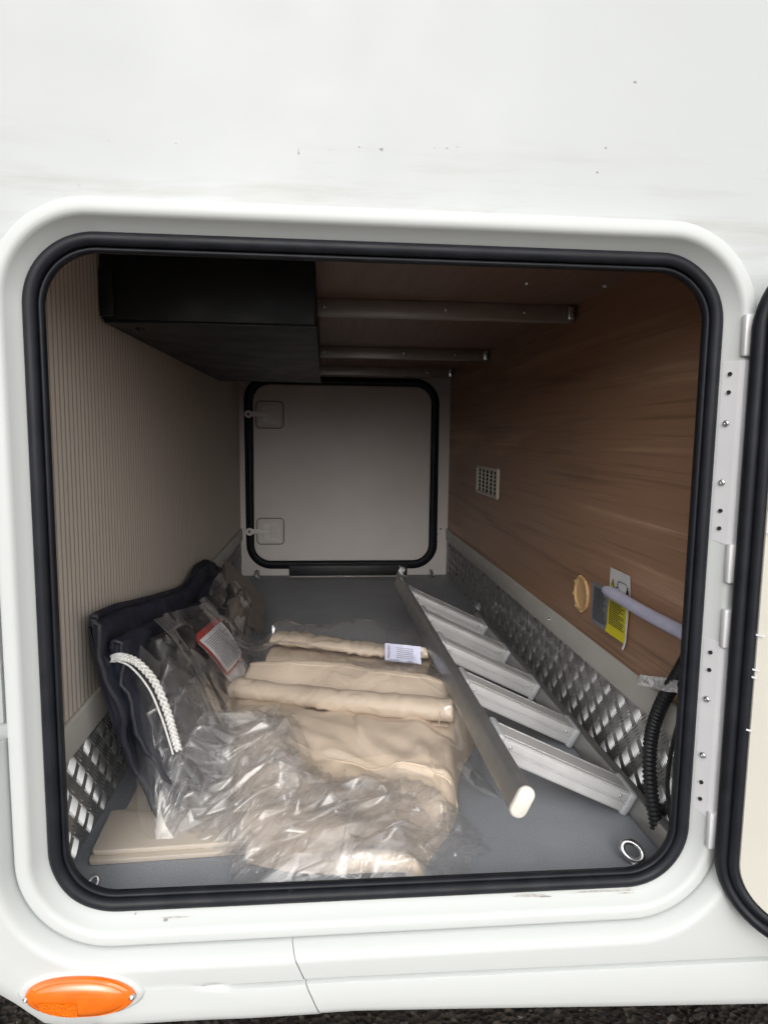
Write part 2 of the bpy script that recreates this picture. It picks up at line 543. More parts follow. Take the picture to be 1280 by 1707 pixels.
def grid_bm(X, Y, Z, mask=None):
    """X, Y, Z arrays (n, m) -> sheet"""
    n, m_ = X.shape
    bm = bmesh.new()
    vs = [[bm.verts.new((X[i, j], Y[i, j], Z[i, j])) for j in range(m_)] for i in range(n)]
    for i in range(n - 1):
        for j in range(m_ - 1):
            if mask is None or (mask[i, j] and mask[i + 1, j] and mask[i, j + 1] and mask[i + 1, j + 1]):
                bm.faces.new((vs[i][j], vs[i + 1][j], vs[i + 1][j + 1], vs[i][j + 1]))
    if mask is not None:
        bmesh.ops.delete(bm, geom=[v for v in bm.verts if not v.link_faces], context='VERTS')
    return bm

def sstep(a, b, x):
    t = np.clip((x - a) / (b - a), 0, 1)
    return t * t * (3 - 2 * t)

def creases(X, Y, k, amp, rad, seed, soft=0.0, dirs=None):
    """sum of many short straight folds: |distance to a line| in a gaussian window"""
    g = np.random.default_rng(seed)
    H = np.zeros_like(X)
    x0, x1, y0, y1 = X.min(), X.max(), Y.min(), Y.max()
    for _ in range(k):
        cx, cy = g.uniform(x0, x1), g.uniform(y0, y1)
        a = g.uniform(0, math.pi) if dirs is None else g.normal(dirs[0], dirs[1])
        R = rad * g.uniform(0.45, 1.6)
        dx, dy = X - cx, Y - cy
        along = dx * math.cos(a) + dy * math.sin(a)
        d = -dx * math.sin(a) + dy * math.cos(a)
        w = np.exp(-(along / (R * 1.5)) ** 2 - (d / (R * 0.6)) ** 2)
        H += g.choice((-1, 1)) * amp * R / rad * g.uniform(0.3, 1.0) * (1 - np.sqrt(d * d + soft * soft) / (R * 0.6)) * w
    return H

def fbm(X, Y, sc, seed):
    H = np.zeros_like(X)
    for i in range(X.shape[0]):
        for j in range(X.shape[1]):
            H[i, j] = noise.fractal(Vector((X[i, j] * sc, Y[i, j] * sc, seed * 3.7)), 0.8, 2.0, 3)
    return H

def text_bm(body, size, xf):
    """flat lettering as a mesh, laid in local XY and moved by xf"""
    cu = bpy.data.curves.new('lettering', 'FONT')
    cu.body = body
    cu.size = size
    cu.align_x = 'CENTER'
    cu.align_y = 'CENTER'
    cu.resolution_u = 2
    ob = bpy.data.objects.new('lettering', cu)
    COL.objects.link(ob)
    dg = bpy.context.evaluated_depsgraph_get()
    me = bpy.data.meshes.new_from_object(ob.evaluated_get(dg))
    bm = bmesh.new()
    bm.from_mesh(me)
    bm.transform(xf)
    bpy.data.objects.remove(ob)
    bpy.data.curves.remove(cu)
    bpy.data.meshes.remove(me)
    return bm

def add_quad(bm, pts):
    return bm.faces.new([bm.verts.new(p) for p in pts])

def solidify(bm, t):
    bmesh.ops.recalc_face_normals(bm, faces=bm.faces[:])
    bmesh.ops.solidify(bm, geom=bm.faces[:], thickness=t)

# ------------------------------------------------------------------ dimensions (metres)
XL, XR, ZC, DEP = -0.3963, 0.5496, 0.9415, 2.2
TZ0, TZ1 = 0.1638, 0.2179
OPEN = (-0.3689, 0.4877, 0.0208, 0.8742)      # outer edge of the hatch rubber, in the plane y = 0
OR = 0.086
GZ = -0.56                                     # the ground

# ------------------------------------------------------------------ setting
bm = bmesh.new()
add_quad(bm, [(-300, -300, GZ), (300, -300, GZ), (300, 300, GZ), (-300, 300, GZ)])
finish('ground', bm, 'ground', smooth=False, kind='structure')

def make_gravel():
    bm = bmesh.new()
    ico = bmesh.new()
    bmesh.ops.create_icosphere(ico, subdivisions=1, radius=1.0)
    base = [v.co.copy() for v in ico.verts]
    fcs = [[v.index for v in f.verts] for f in ico.faces]
    ico.free()
    for _ in range(2600):
        r = random.choice((0.004, 0.005, 0.006, 0.008, 0.011))
        c = Vector((random.uniform(-0.75, 1.25), random.uniform(-0.15, 0.95), GZ + r * 0.3))
        e = Matrix.Rotation(random.uniform(0, 6.28), 3, 'Z') @ Matrix.Diagonal((r * random.uniform(0.7, 1.5), r * random.uniform(0.6, 1.1), r * random.uniform(0.4, 0.8)))
        vs = [bm.verts.new(c + e @ (b * random.uniform(0.8, 1.15))) for b in base]
        for f in fcs:
            bm.faces.new([vs[i] for i in f])
    return bm
gb = make_gravel()
finish('gravel', gb, 'stone', smooth=False, kind='stuff', label='loose dark gravel and grit on the wet tarmac', cat='gravel')

# ------------------------------------------------------------------ motorhome
van = thing('motorhome', (0.1, 1.1, GZ), 'white motorhome with its side garage hatch open and orange marker lamp below', 'motorhome')

# --- outer wall: a sheet with a rounded opening
def make_outer_wall():
    bm = bmesh.new()
    inner = rr_points(*OPEN, OR, 0.028, 14)
    x0, x1, z0, z1 = -1.6, 2.0, -0.02, 2.3
    cx, cz = 0.06, 0.45
    outer = []
    for (x, z) in inner:
        dx, dz = x - cx, z - cz
        t = min((x1 - cx) / dx if dx > 0 else 1e9, (x0 - cx) / dx if dx < 0 else 1e9, (z1 - cz) / dz if dz > 0 else 1e9, (z0 - cz) / dz if dz < 0 else 1e9)
        outer.append((cx + dx * t, cz + dz * t))
    for (x, z) in ((x0, z0), (x0, z1), (x1, z0), (x1, z1)):   # pull the nearest sample onto each corner
        k = min(range(len(outer)), key=lambda i: (outer[i][0] - x) ** 2 + (outer[i][1] - z) ** 2)
        outer[k] = (x, z)
    rows = []
    for yy, rr in ((0.0, outer), (0.0, inner), (0.034, inner), (0.034, outer)):
        rows.append([bm.verts.new((x, yy, z)) for x, z in rr])
    n = len(inner)
    for a, b in zip(rows, rows[1:]):
        for k in range(n):
            bm.faces.new((a[k], a[(k + 1) % n], b[(k + 1) % n], b[k]))
    return bm
wall = finish('outer_wall', make_outer_wall(), 'wall_white', van)

# moulded frame round the opening
bm = bmesh.new()
add_ring(bm, OPEN, OR, [(0.014, 0.035), (-0.003, 0.018), (-0.004, 0.002), (0.000, -0.001), (0.0115, -0.0205), (0.0135, -0.0238), (0.0165, -0.0258), (0.0200, -0.0264),
                        (0.0275, -0.0262), (0.0305, -0.0250), (0.0325, -0.0222), (0.0335, -0.018), (0.0338, 0.006)], 18)
frame = finish('hatch_frame', bm, 'trim_white', van, angle=50)

bm = bmesh.new()
add_ring(bm, OPEN, OR, [(0.0330, -0.001), (0.0336, -0.0022), (0.0350, -0.0020), (0.0360, -0.0004), (0.0362, 0.002)], 18)
finish('sealant_bead', bm, 'sealant', frame, angle=60)
# black rubber seal: outer bulb, groove, inner lip
def seal_wob(p, off):
    k = 0.0010 * math.sin(p.x * 23 + p.z * 17) + 0.0006 * math.sin(p.z * 61 - p.x * 43)
    return p + Vector((0, k, 0))
def arc_profile(c_off, c_y, ro, ry, a0, a1, n):
    return [(c_off + ro * math.cos(math.radians(a0 + (a1 - a0) * i / n)), c_y + ry * math.sin(math.radians(a0 + (a1 - a0) * i / n))) for i in range(n + 1)]
bm = bmesh.new()
prof = [(0.0005, 0.012)] + arc_profile(-0.0075, 0.000, 0.0080, 0.0075, 0, -180, 10) + [(-0.0158, 0.005)] + arc_profile(-0.0190, 0.005, 0.0031, 0.0055, 0, -180, 8) + [(-0.0215, 0.011), (-0.0100, 0.016)]
add_ring(bm, OPEN, OR, prof, 18, wob=seal_wob)
seal = finish('rubber_seal', bm, 'rubber', van, angle=60, label='black rubber seal lining the hatch opening')

# inner front panel closing the gap between opening and compartment walls
bm = bmesh.new()
pts_in = rr_points(*OPEN, OR, 0.012, 14)
c = (0.06, 0.45)
rows = []
for yy, f in ((0.036, 0), (0.036, 1)):
    row = []
    for (x, z) in pts_in:
        if f:
            dx, dz = x - c[0], z - c[1]
            t = min((XR + 0.03 - c[0]) / dx if dx > 0 else 1e9, (XL - 0.03 - c[0]) / dx if dx < 0 else 1e9, (ZC + 0.03 - c[1]) / dz if dz > 0 else 1e9, (-0.03 - c[1]) / dz if dz < 0 else 1e9)
            x, z = c[0] + dx * t * 1.04, c[1] + dz * t * 1.04
        row.append(bm.verts.new((x, yy, z)))
    rows.append(row)
for k in range(len(pts_in)):
    k2 = (k + 1) % len(pts_in)
    bm.faces.new((rows[0][k], rows[0][k2], rows[1][k2], rows[1][k]))
finish('front_liner', bm, 'dark_liner', van)

# --- lower skirt, following the frame round its bottom corners
SY = -0.045
SK_OFF = 0.047
def skirt_curve(side, n=16, off=SK_OFF):
    """points of the ledge in XZ for one side of the seam (x=-0.06)"""
    x0, x1, z0, z1 = OPEN
    pts = []
    if side == 'left':
        pts.append((x0 - off, 0.27))
        for i in range(n + 1):
            a = math.radians(180 + 90 * i / n)
            pts.append((x0 + OR + (OR + off) * math.cos(a), z0 + OR + (OR + off) * math.sin(a)))
    else:
        for i in range(n + 1):
            a = math.radians(270 + 90 * i / n)
            pts.append((x1 - OR + (OR + off) * math.cos(a), z0 + OR + (OR + off) * math.sin(a)))
        pts.append((x1 + off, 0.34))
    return pts
SEAM_TOP = -0.0625
def seam_x(z):   # the joint slants down to the right
    return SEAM_TOP + (-0.004 - z) * 0.40 if z < -0.004 else SEAM_TOP
def zbot(x):
    """lower rim of the skirt; it lifts towards the wheel arch at the left"""
    b = -0.1075 - 0.052 * max(0.0, x) * 0.95
    if x < -0.36:
        t = (-0.36 - x)
        b += min(0.82 * t, 1.2)
    return b
LEDGE = [(0.0345, -0.010), (0.0352, -0.0225), (0.0366, -0.0275), (0.0390, -0.0335), (0.0420, -0.0390), (0.0452, -0.0430), (0.049, -0.0450), (0.054, SY)]
GROOVE_Z = -0.057
def make_skirt(side):
    bm = bmesh.new()
    gap = 0.0003
    # ledge swept along the curve
    cols = []
    base = skirt_curve(side, 16, 0.0)
    rows = []
    for off, y in LEDGE:
        cv = skirt_curve(side, 16, off)
        zz = OPEN[2] - off
        if side == 'left':
            xs = np.linspace(OPEN[0] + OR, seam_x(zz) - gap, 14)[1:]
            row = cv + [(float(x), zz) for x in xs]
        else:
            xs = np.linspace(seam_x(zz) + gap, OPEN[1] - OR, 20)[:-1]
            row = [(float(x), zz) for x in xs] + cv
        rows.append([bm.verts.new((x, y, z)) for x, z in row])
    for a, b in zip(rows, rows[1:]):
        for k in range(len(a) - 1):
            bm.faces.new((a[k], a[k + 1], b[k + 1], b[k]))
    last = rows[-1]
    # face below the ledge, column by column down to the rim
    def face_rows(x, z_top):
        zb = zbot(x)
        g = GROOVE_Z - 0.011 * max(0, x)
        if side == 'left':
            w = float(sstep(-0.185, -0.125, x))
        else:
            w = 1.0
        ks = [(z_top - 0.004, 0.0002), (g + 0.008, 0.0008), (g + 0.0022, 0.0016), (g + 0.0008, 0.0075 * w + 0.0012), (g - 0.0012, 0.0070 * w + 0.0012), (g - 0.0036, -0.0012 * w + 0.001), (g - 0.010, -0.0024 * w + 0.001)]
        zr = [(z, SY + d) for z, d in ks]
        for t, d in ((0.45, -0.0015), (0.75, -0.0008), (0.92, 0.0015), (1.0, 0.0055)):
            z = (g - 0.010) + (zb - (g - 0.010)) * t
            zr.append((z, SY + d + (0 if w == 1 else 0.001 * (1 - w))))
        zr.append((zb + 0.002, SY + 0.03))
        return zr
    cols = []
    for v in last:
        x, z = v.co.x, v.co.z
        if side == 'left' and x < OPEN[0] + OR - 1e-4:
            # fan round the corner to the outside of the panel
            cx, cz = OPEN[0] + OR, OPEN[2] + OR
            d = Vector((x - cx, 0, z - cz)) if z < cz + 1e-4 else Vector((-1, 0, 0))
            d.normalize()
            col = [v]
            reach = 0.9
            # stop at the lifted rim
            t = 0.0
            px, pz = x, z
            while t < reach:
                t += 0.002
                qx, qz = x + d.x * t, z + d.z * t
                if qz < zbot(qx) or qx < -1.3:
                    break
                px, pz = qx, qz
            for s in (0.15, 0.4, 0.7, 0.93, 1.0):
                yy = SY + (0.001 if s < 0.9 else 0.0035 if s < 1 else 0.008)
                col.append(bm.verts.new((x + (px - x) * s, yy, z + (pz - z) * s)))
            col.append(bm.verts.new((px, SY + 0.03, pz + 0.002)))
            cols.append(('fan', col))
        elif side == 'right' and x > OPEN[1] - OR + 1e-4 and z > OPEN[2] - 0.0541 + 1e-4:
            cols.append(('rfan', [v]))
        else:
            col = [v]
            for zz, yy in face_rows(x, z):
                xx = x
                if side == 'left':
                    tpos = (x - (OPEN[0] + OR)) / max(1e-6, (seam_x(OPEN[2] - 0.054) - gap) - (OPEN[0] + OR))
                    xx = (OPEN[0] + OR) + tpos * (seam_x(zz) - gap - (OPEN[0] + OR))
                else:
                    x_l = seam_x(OPEN[2] - 0.054) + gap
                    tpos = (OPEN[1] - OR - x) / (OPEN[1] - OR - x_l)
                    xx = (OPEN[1] - OR) - tpos * (OPEN[1] - OR - seam_x(zz) - gap)
                col.append(bm.verts.new((xx, yy, zz)))
            cols.append(('col', col))
    for (ka, a), (kb, b) in zip(cols, cols[1:]):
        if ka == kb and ka in ('fan', 'col'):
            for i in range(min(len(a), len(b)) - 1):
                bm.faces.new((a[i], b[i], b[i + 1], a[i + 1]))
        elif {ka, kb} == {'fan', 'col'}:
            f, cc = (a, b) if ka == 'fan' else (b, a)
            poly = list(reversed(cc)) + f[0:]
            # stitch: walk both columns by height
            i = j = 0
            while i < len(f) - 1 or j < len(cc) - 1:
                if j >= len(cc) - 1 or (i < len(f) - 1 and f[i + 1].co.z > cc[j + 1].co.z):
                    bm.faces.new((f[i], f[i + 1], cc[j])); i += 1
                else:
                    bm.faces.new((f[i], cc[j + 1], cc[j])); j += 1
    if side == 'right':
        # beyond the opening: carry the face on to the right behind the open door
        corner = [c_[1] for c_ in cols if c_[0] == 'col'][-1]
        fan = [c_[1][0] for c_ in cols if c_[0] == 'rfan']
        xe = 2.0
        prev = corner
        stations = np.linspace(OPEN[1] - OR, 0.62, 12)[1:].tolist() + [0.8, 1.2, xe]
        zt = corner[0].co.z
        # upper sheet between the curve and a far vertical line
        endv = bm.verts.new((xe, SY, 0.34))
        base_pts = []
        for x in stations:
            col = [bm.verts.new((x, SY, zt))]
            for zz, yy in face_rows(x, zt):
                col.append(bm.verts.new((x, yy, zz)))
            for i in range(len(col) - 1):
                bm.faces.new((prev[i], col[i], col[i + 1], prev[i + 1]))
            prev = col
            base_pts.append(col[0])
        poly = [corner[0]] + base_pts + [endv] + list(reversed(fan))
        f = bm.faces.new(poly)
        bmesh.ops.triangulate(bm, faces=[f])
    return bm
lsk = make_skirt('left')
for v in lsk.verts:
    v.co.y -= 0.0013 * float(sstep(-0.22, -0.09, v.co.x))
finish('skirt_panel', lsk, 'trim_white', van, angle=42)
finish('skirt_panel', make_skirt('right'), 'trim_white', van, angle=42)
# dark backing so that the joint between the two panels reads as a gap
box('skirt_backing', -0.25, 2.0, -0.030, 0.02, -0.085, -0.024, 'trim_grey', van)
# left edge: lower end of the upper panel with a cream tape corner
box('panel_edge', -0.47, -0.4105, -0.010, -0.0005, 0.283, 0.70, 'wall_white', van, bevel=0.003)
box('tape_corner', -0.47, -0.4075, -0.0465, -0.042, 0.2655, 0.276, 'ivory', van, bevel=0.001)

# marks on the paint
def dirt(u, v, w, h, mat='dirt', yy=-0.0007, tail=0.0):
    bm = bmesh.new()
    n = 11
    vs = []
    for k in range(n):
        a = 2 * math.pi * k / n
        r = random.uniform(0.6, 1.15)
        vs.append(bm.verts.new((u + w * r * math.cos(a), yy, v + h * r * math.sin(a) + (tail * random.uniform(0.5, 1) if math.sin(a) > 0.6 else 0))))
    bm.faces.new(vs)
    finish('dirt_mark', bm, mat, van, smooth=False)
for (u, v, w, h, mt) in ((-0.0495, 0.972, 0.0018, 0.0012, 'dirt'), (-0.0495, 0.976, 0.0012, 0.004, 'faint_dirt'), (0.0485, 0.981, 0.0028, 0.0016, 'dirt'), (0.022, 0.982, 0.0012, 0.0012, 'dirt'),
                         (-0.012, 0.977, 0.0008, 0.0008, 'dirt'), (0.112, 0.986, 0.0012, 0.0008, 'dirt'), (0.127, 0.986, 0.0014, 0.0009, 'dirt'), (0.140, 0.988, 0.0012, 0.0009, 'dirt'),
                         (0.323, 0.996, 0.0016, 0.0016, 'dirt'), (0.314, 0.967, 0.0018, 0.0014, 'dirt'), (0.356, 1.073, 0.003, 0.0016, 'dirt'), (-0.19, 0.976, 0.0012, 0.0007, 'dirt'),
                         (-0.265, 0.975, 0.0012, 0.0007, 'dirt'), (-0.30, 0.925, 0.001, 0.003, 'faint_dirt'), (-0.27, 0.926, 0.001, 0.003, 'faint_dirt')):
    dirt(u, v, w * 0.75, h * 0.8, mt)

# scuffs on the sill reveal of the frame (sloping strip, so they lie on it)
def sill_mark(x, o, w, d, mat):
    """o = 0..1 across the reveal from rubber to rim"""
    bm = bmesh.new()
    n = 12
    vs = []
    for k in range(n):
        a = 2 * math.pi * k / n
        oo = o + d * math.sin(a) * random.uniform(0.6, 1.2)
        off = 0.0115 * oo
        y = -0.001 - 0.0195 * oo
        nx = Vector((0, -0.50, 0.86)).normalized() * 0.0005
        vs.append(bm.verts.new(Vector((x + w * math.cos(a) * random.uniform(0.7, 1.2), y, OPEN[2] - off)) + nx))
    bm.faces.new(vs)
    finish('scuff_mark', bm, mat, van, smooth=False)
for a in ((-0.222, 0.62, 0.003, 0.10, 'dirt'), (-0.21, 0.5, 0.02, 0.06, 'faint_dirt'), (0.265, 0.28, 0.022, 0.10, 'faint_dirt'), (0.285, 0.36, 0.010, 0.05, 'dirt'), (0.37, 0.22, 0.05, 0.07, 'faint_dirt'), (0.40, 0.40, 0.012, 0.05, 'faint_dirt'), (-0.262, 0.2, 0.0015, 0.06, 'dirt')):
    sill_mark(*a)

# --- marker lamp
LC = Vector((-0.3185, SY + 0.001, -0.0555))
LA, LB = 0.0665, 0.0265
def lens_pt(a, s, y):
    # pointed ellipse, tilted a hair
    ca, sa = math.cos(a), math.sin(a)
    x = LA * s * math.copysign(abs(ca) ** 0.86, ca)
    z = LB * s * math.copysign(abs(sa) ** 1.12, sa)
    return Vector((LC.x + x - z * 0.12, LC.y + y, LC.z + z - x * 0.035))
def lens_dome(prof, n=48):
    bm = bmesh.new()
    rows = [[bm.verts.new(lens_pt(2 * math.pi * k / n, s, y)) for k in range(n)] for s, y in prof]
    for a, b in zip(rows, rows[1:]):
        for k in range(n):
            bm.faces.new((a[k], a[(k + 1) % n], b[(k + 1) % n], b[k]))
    bm.faces.new(rows[-1])
    return bm
lamp = finish('marker_lamp', lens_dome([(1.16, 0.006), (1.15, 0.000), (1.10, -0.003), (1.05, -0.0040), (1.00, -0.0036), (0.98, 0.0)]), 'trim_white', van, label='oval orange side marker lamp in a white bezel')
finish('lens', lens_dome([(1.0, 0.0), (0.995, -0.006), (0.97, -0.0085), (0.90, -0.0105), (0.86, -0.0105), (0.82, -0.0118), (0.70, -0.0142), (0.5, -0.016), (0.25, -0.0168), (0.05, -0.017)]), 'amber', lamp, angle=30)
def reflector(sx0, sx1):
    bm = bmesh.new()
    n = 16
    up, lo = [], []
    for i in range(n + 1):
        x = sx0 + (sx1 - sx0) * i / n
        e = math.sqrt(max(0, 1 - (x / 0.78) ** 2))
        rad = math.hypot(x, 0.12)
        y = -0.0172 + 0.0062 * rad ** 2.2
        up.append(bm.verts.new((LC.x + LA * x, LC.y + y - 0.0010, LC.z + LB * 0.06 - LA * x * 0.035)))
        lo.append(bm.verts.new((LC.x + LA * x, LC.y + y * 0.86 - 0.0016, LC.z - LB * (0.12 + 0.58 * e) - LA * x * 0.035)))
    for i in range(n):
        bm.faces.new((up[i], up[i + 1], lo[i + 1], lo[i]))
    return bm
finish('reflector', reflector(-0.70, 0.0), 'amber_prism', lamp)
def screw(name, pos, r, h, normal, parent, mat='steel'):
    z = Vector(normal).normalized()
    x = z.orthogonal().normalized()
    xf = Matrix.Translation(pos) @ Matrix((x, z.cross(x), z)).transposed().to_4x4()
    bm = bmesh.new()
    add_lathe(bm, [(r, -h * 0.5), (r, h * 0.25), (r * 0.85, h * 0.7), (r * 0.5, h), (r * 0.42, h * 0.98), (r * 0.36, h * 0.45), (0, h * 0.45)], 14, xf)
    return finish(name, bm, mat, parent, angle=50)
screw('screw', lens_pt(math.pi, 0.965, -0.0075), 0.0034, 0.003, (0, -1, 0.2), lamp)
screw('screw', lens_pt(0, 0.945, -0.0085), 0.0038, 0.003, (0, -1, 0.2), lamp)

# --- compartment shell
floor = box('compartment_floor', XL - 0.03, XR + 0.03, 0.0362, DEP + 0.02, -0.03, 0.0, 'floor', van, label='grey textured vinyl compartment floor')
lw = box('side_wall', XL - 0.02, XL, 0.0362, DEP + 0.02, 0.001, ZC + 0.02, 'stripe', van, label='beige finely ribbed compartment wall')
rw = box('side_wall', XR, XR + 0.02, 0.0362, DEP + 0.02, 0.001, ZC + 0.02, 'wood', van, label='walnut wood laminate compartment wall')
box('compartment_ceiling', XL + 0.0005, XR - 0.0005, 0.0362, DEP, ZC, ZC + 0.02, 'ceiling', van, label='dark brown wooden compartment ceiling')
box('far_wall', XL + 0.0005, XR - 0.0005, DEP, DEP + 0.02, 0.0005, ZC + 0.018, 'far_white', van)
box('underbody', -1.6, 2.0, 0.035, 2.3, -0.06, -0.032, 'dark_liner', van)
box('far_skirt', -1.6, 2.0, 2.27, 2.3, -0.17, -0.061, 'dark_liner', van)

# wall trims and tread plates
for x0, x1 in ((XL + 0.0003, XL + 0.009), (XR - 0.009, XR - 0.0003)):
    tr = box('wall_trim', x0, x1, 0.037, DEP - 0.001, TZ0, TZ1, 'trim_grey', van, bevel=0.003, seg=3)
    s = 1 if x0 < 0 else -1
    xx = x1 if s > 0 else x0
    for yy in (0.75, 1.4, 2.12):
        screw('screw', Vector((xx, yy, TZ0 + 0.027)), 0.005, 0.002, (s, 0, 0), tr)

def tread(side):
    """five-bar tread: lens shaped ribs in groups at right angles to each other"""
    bm = bmesh.new()
    sgn = 1 if side < 0 else -1
    x0 = (XL + 0.0035) if side < 0 else (XR - 0.0035)
    P = 0.0330
    L, W, H = 0.0280, 0.0028, 0.0020
    z = 0.016
    row = 0
    def bar(cy, cz, d):
        n = Vector((0, -d.z, d.y))
        up = Vector((sgn * H, 0, 0))
        c = Vector((x0, cy, cz))
        ring = []
        for t, w in ((-0.5, 0.0), (-0.3, 0.72), (0.0, 1.0), (0.3, 0.72), (0.5, 0.0)):
            p = c + d * (L * t)
            ring.append((p, w))
        top = [bm.verts.new(p + up * (0.55 + 0.45 * w if w else 0.1)) for p, w in ring]
        lft = [bm.verts.new(p + n * (W * 0.5 * w)) for p, w in ring]
        rgt = [bm.verts.new(p - n * (W * 0.5 * w)) for p, w in ring]
        for i in range(4):
            for A, B in ((top, lft), (rgt, top)):
                q = [A[i], A[i + 1], B[i + 1], B[i]]
                bm.faces.new(q)
    while z < TZ0 + 0.005:
        col = 0
        y = 0.05
        while y < DEP - 0.01:
            a = math.pi / 4 if (row + col) % 2 else -math.pi / 4
            d = Vector((0, math.cos(a), math.sin(a)))
            n = Vector((0, -d.z, d.y))
            for k in range(-2, 3):
                cy, cz = y + n.y * k * 0.0060, z + n.z * k * 0.0060
                if 0.010 < cz < TZ0 - 0.006:
                    bar(cy, cz, d)
            y += P
            col += 1
        z += P
        row += 1
    return bm
for side in (-1, 1):
    if side < 0:
        pl = box('tread_plate', XL + 0.0004, XL + 0.0035, 0.037, DEP - 0.001, 0.0006, TZ0 + 0.002, 'plate', van)
    else:
        pl = box('tread_plate', XR - 0.0035, XR - 0.0004, 0.037, DEP - 0.001, 0.0006, TZ0 + 0.002, 'plate', van)
    finish('tread_ribs', tread(side), 'rib', pl, kind='stuff', angle=20)

# ceiling crossbars
for yy, zt in ((0.68, 0.905), (1.49, 0.905), (2.14, 0.902)):
    b = box('crossbar', XL + 0.02, XR - 0.004, yy, yy + 0.028, zt, ZC - 0.0004, 'bar_metal', van, bevel=0.002)
    for xx in (-0.02, 0.25, 0.43):
        screw('screw', Vector((xx, yy, zt + 0.018)), 0.004, 0.002, (0, -1, 0), b)
    box('end_bracket', XR - 0.022, XR - 0.008, yy - 0.012, yy - 0.0003, zt + 0.002, ZC - 0.004, 'steel', b, bevel=0.002)
for xx in (0.373, 0.53):
    screw('ceiling_bolt', Vector((xx, 0.48, ZC)), 0.005, 0.004, (0, 0, -1), van)

# far hatch door
FD = (-0.3355, 0.4616, 0.0694, 0.8623)
bm = bmesh.new(); add_slab(bm, FD, 0.075, DEP - 0.008, DEP - 0.0006, 0.003)
fdoor = finish('far_door', bm, 'far_white', van, label='closed hatch door at the far end of the compartment')
bm = bmesh.new()
def fwob(p, off):
    return p + Vector((0.0025 * math.sin(p.z * 13) * (1 if off > 0.02 else 0), 0.0015 * math.sin(p.x * 19), 0.002 * math.sin(p.x * 11) * (1 if off > 0.02 else 0)))
add_ring(bm, FD, 0.075, [(0.0005, DEP - 0.001), (0.001, DEP - 0.010), (0.006, DEP - 0.016), (0.014, DEP - 0.018), (0.022, DEP - 0.016), (0.030, DEP - 0.012), (0.0365, DEP - 0.008), (0.038, DEP - 0.001)], 16, wob=fwob)
finish('door_seal', bm, 'rubber', fdoor, angle=60)
for zc_ in (0.7285, 0.2065):
    lz = zc_
    bm = bmesh.new()
    rect = (-0.320, -0.204, lz - 0.058, lz + 0.056)
    add_ring(bm, rect, 0.016, [(0.0, DEP - 0.0082), (-0.001, DEP - 0.012), (-0.004, DEP - 0.0128), (-0.007, DEP - 0.0115), (-0.008, DEP - 0.009)], 8)
    rows = add_ring(bm, rect, 0.016, [(-0.0078, DEP - 0.0090)], 8)
    bm.faces.new(rows[0])
    latch = finish('door_latch', bm, 'far_white', fdoor)
    bm = bmesh.new()
    add_ring(bm, rect, 0.016, [(0.0002, DEP - 0.0084), (0.0012, DEP - 0.0105), (0.0035, DEP - 0.0105), (0.0045, DEP - 0.0084)], 8)
    finish('latch_gap_ring', bm, 'latch_gap', fdoor)  # dark ring added to draw the shaded gap of the latch recess
    # clip arm reaching over the rubber
    bm = bmesh.new()
    add_box(bm, -0.350, -0.262, DEP - 0.034, DEP - 0.026, lz - 0.010, lz + 0.012, None, 0.003)
    add_box(bm, -0.292, -0.258, DEP - 0.028, DEP - 0.009, lz - 0.036, lz + 0.038, None, 0.003)
    add_box(bm, -0.286, -0.225, DEP - 0.018, DEP - 0.009, lz + 0.024, lz + 0.038, None, 0.002)
    add_box(bm, -0.286, -0.225, DEP - 0.018, DEP - 0.009, lz - 0.040, lz - 0.027, None, 0.002)
    xf = Matrix.Translation((-0.352, DEP - 0.030, lz)) @ Matrix.Rotation(math.pi / 2, 4, 'X')
    add_lathe(bm, [(0.0065, -0.006), (0.0165, -0.006), (0.0175, -0.003), (0.0175, 0.003), (0.0165, 0.006), (0.0065, 0.006), (0.0065, -0.006)], 18, xf)
    cl = finish('latch_clip', bm, 'latch_pale', fdoor)
# dark threshold strip below the far door
th = box('threshold_strip', -0.178, 0.360, DEP - 0.034, DEP - 0.0195, 0.0005, 0.052, 'black_matt', van, bevel=0.003)
box('strip_foot', -0.176, 0.358, DEP - 0.046, DEP - 0.0345, 0.0005, 0.006, 'bar_metal', th, bevel=0.001)
for (xx, zz) in ((0.517, 0.215), (0.500, 0.19), (0.500, 0.155)):
    screw('rivet', Vector((xx, DEP, zz)), 0.004, 0.002, (0, -1, 0), van, 'black_matt')

# vent grille on the wooden wall
vy0, vy1, vz0, vz1 = 1.305, 1.605, 0.437, 0.540
bm = bmesh.new()
xf = Matrix(((0, -1, 0, XR), (1, 0, 0, 0), (0, 0, 1, 0), (0, 0, 0, 1)))   # local (x=Y, y=depth into room) -> world
add_ring(bm, (vy0, vy1, vz0, vz1), 0.010, [(0.0, 0.0), (0.0, 0.007), (-0.002, 0.009), (-0.010, 0.009), (-0.012, 0.007), (-0.012, 0.0008)], 6, False, xf)
vent = finish('vent_grille', bm, 'ivory', van, label='small ivory vent grille in the wooden wall')
box('dark_recess', XR - 0.0012, XR - 0.0004, vy0 + 0.01, vy1 - 0.01, vz0 + 0.01, vz1 - 0.01, 'black_matt', vent)
for k in range(1, 5):
    y = vy0 + 0.012 + (vy1 - vy0 - 0.024) * k / 5
    box('slat', XR - 0.006, XR - 0.0014, y - 0.0035, y + 0.0035, vz0 + 0.011, vz1 - 0.011, 'ivory', vent, bevel=0.0008, seg=1)
for k in range(1, 6):
    z = vz0 + 0.012 + (vz1 - vz0 - 0.024) * k / 6
    box('slat', XR - 0.0050, XR - 0.0016, vy0 + 0.011, vy1 - 0.011, z - 0.0013, z + 0.0013, 'ivory', vent, bevel=0.0005, seg=1)

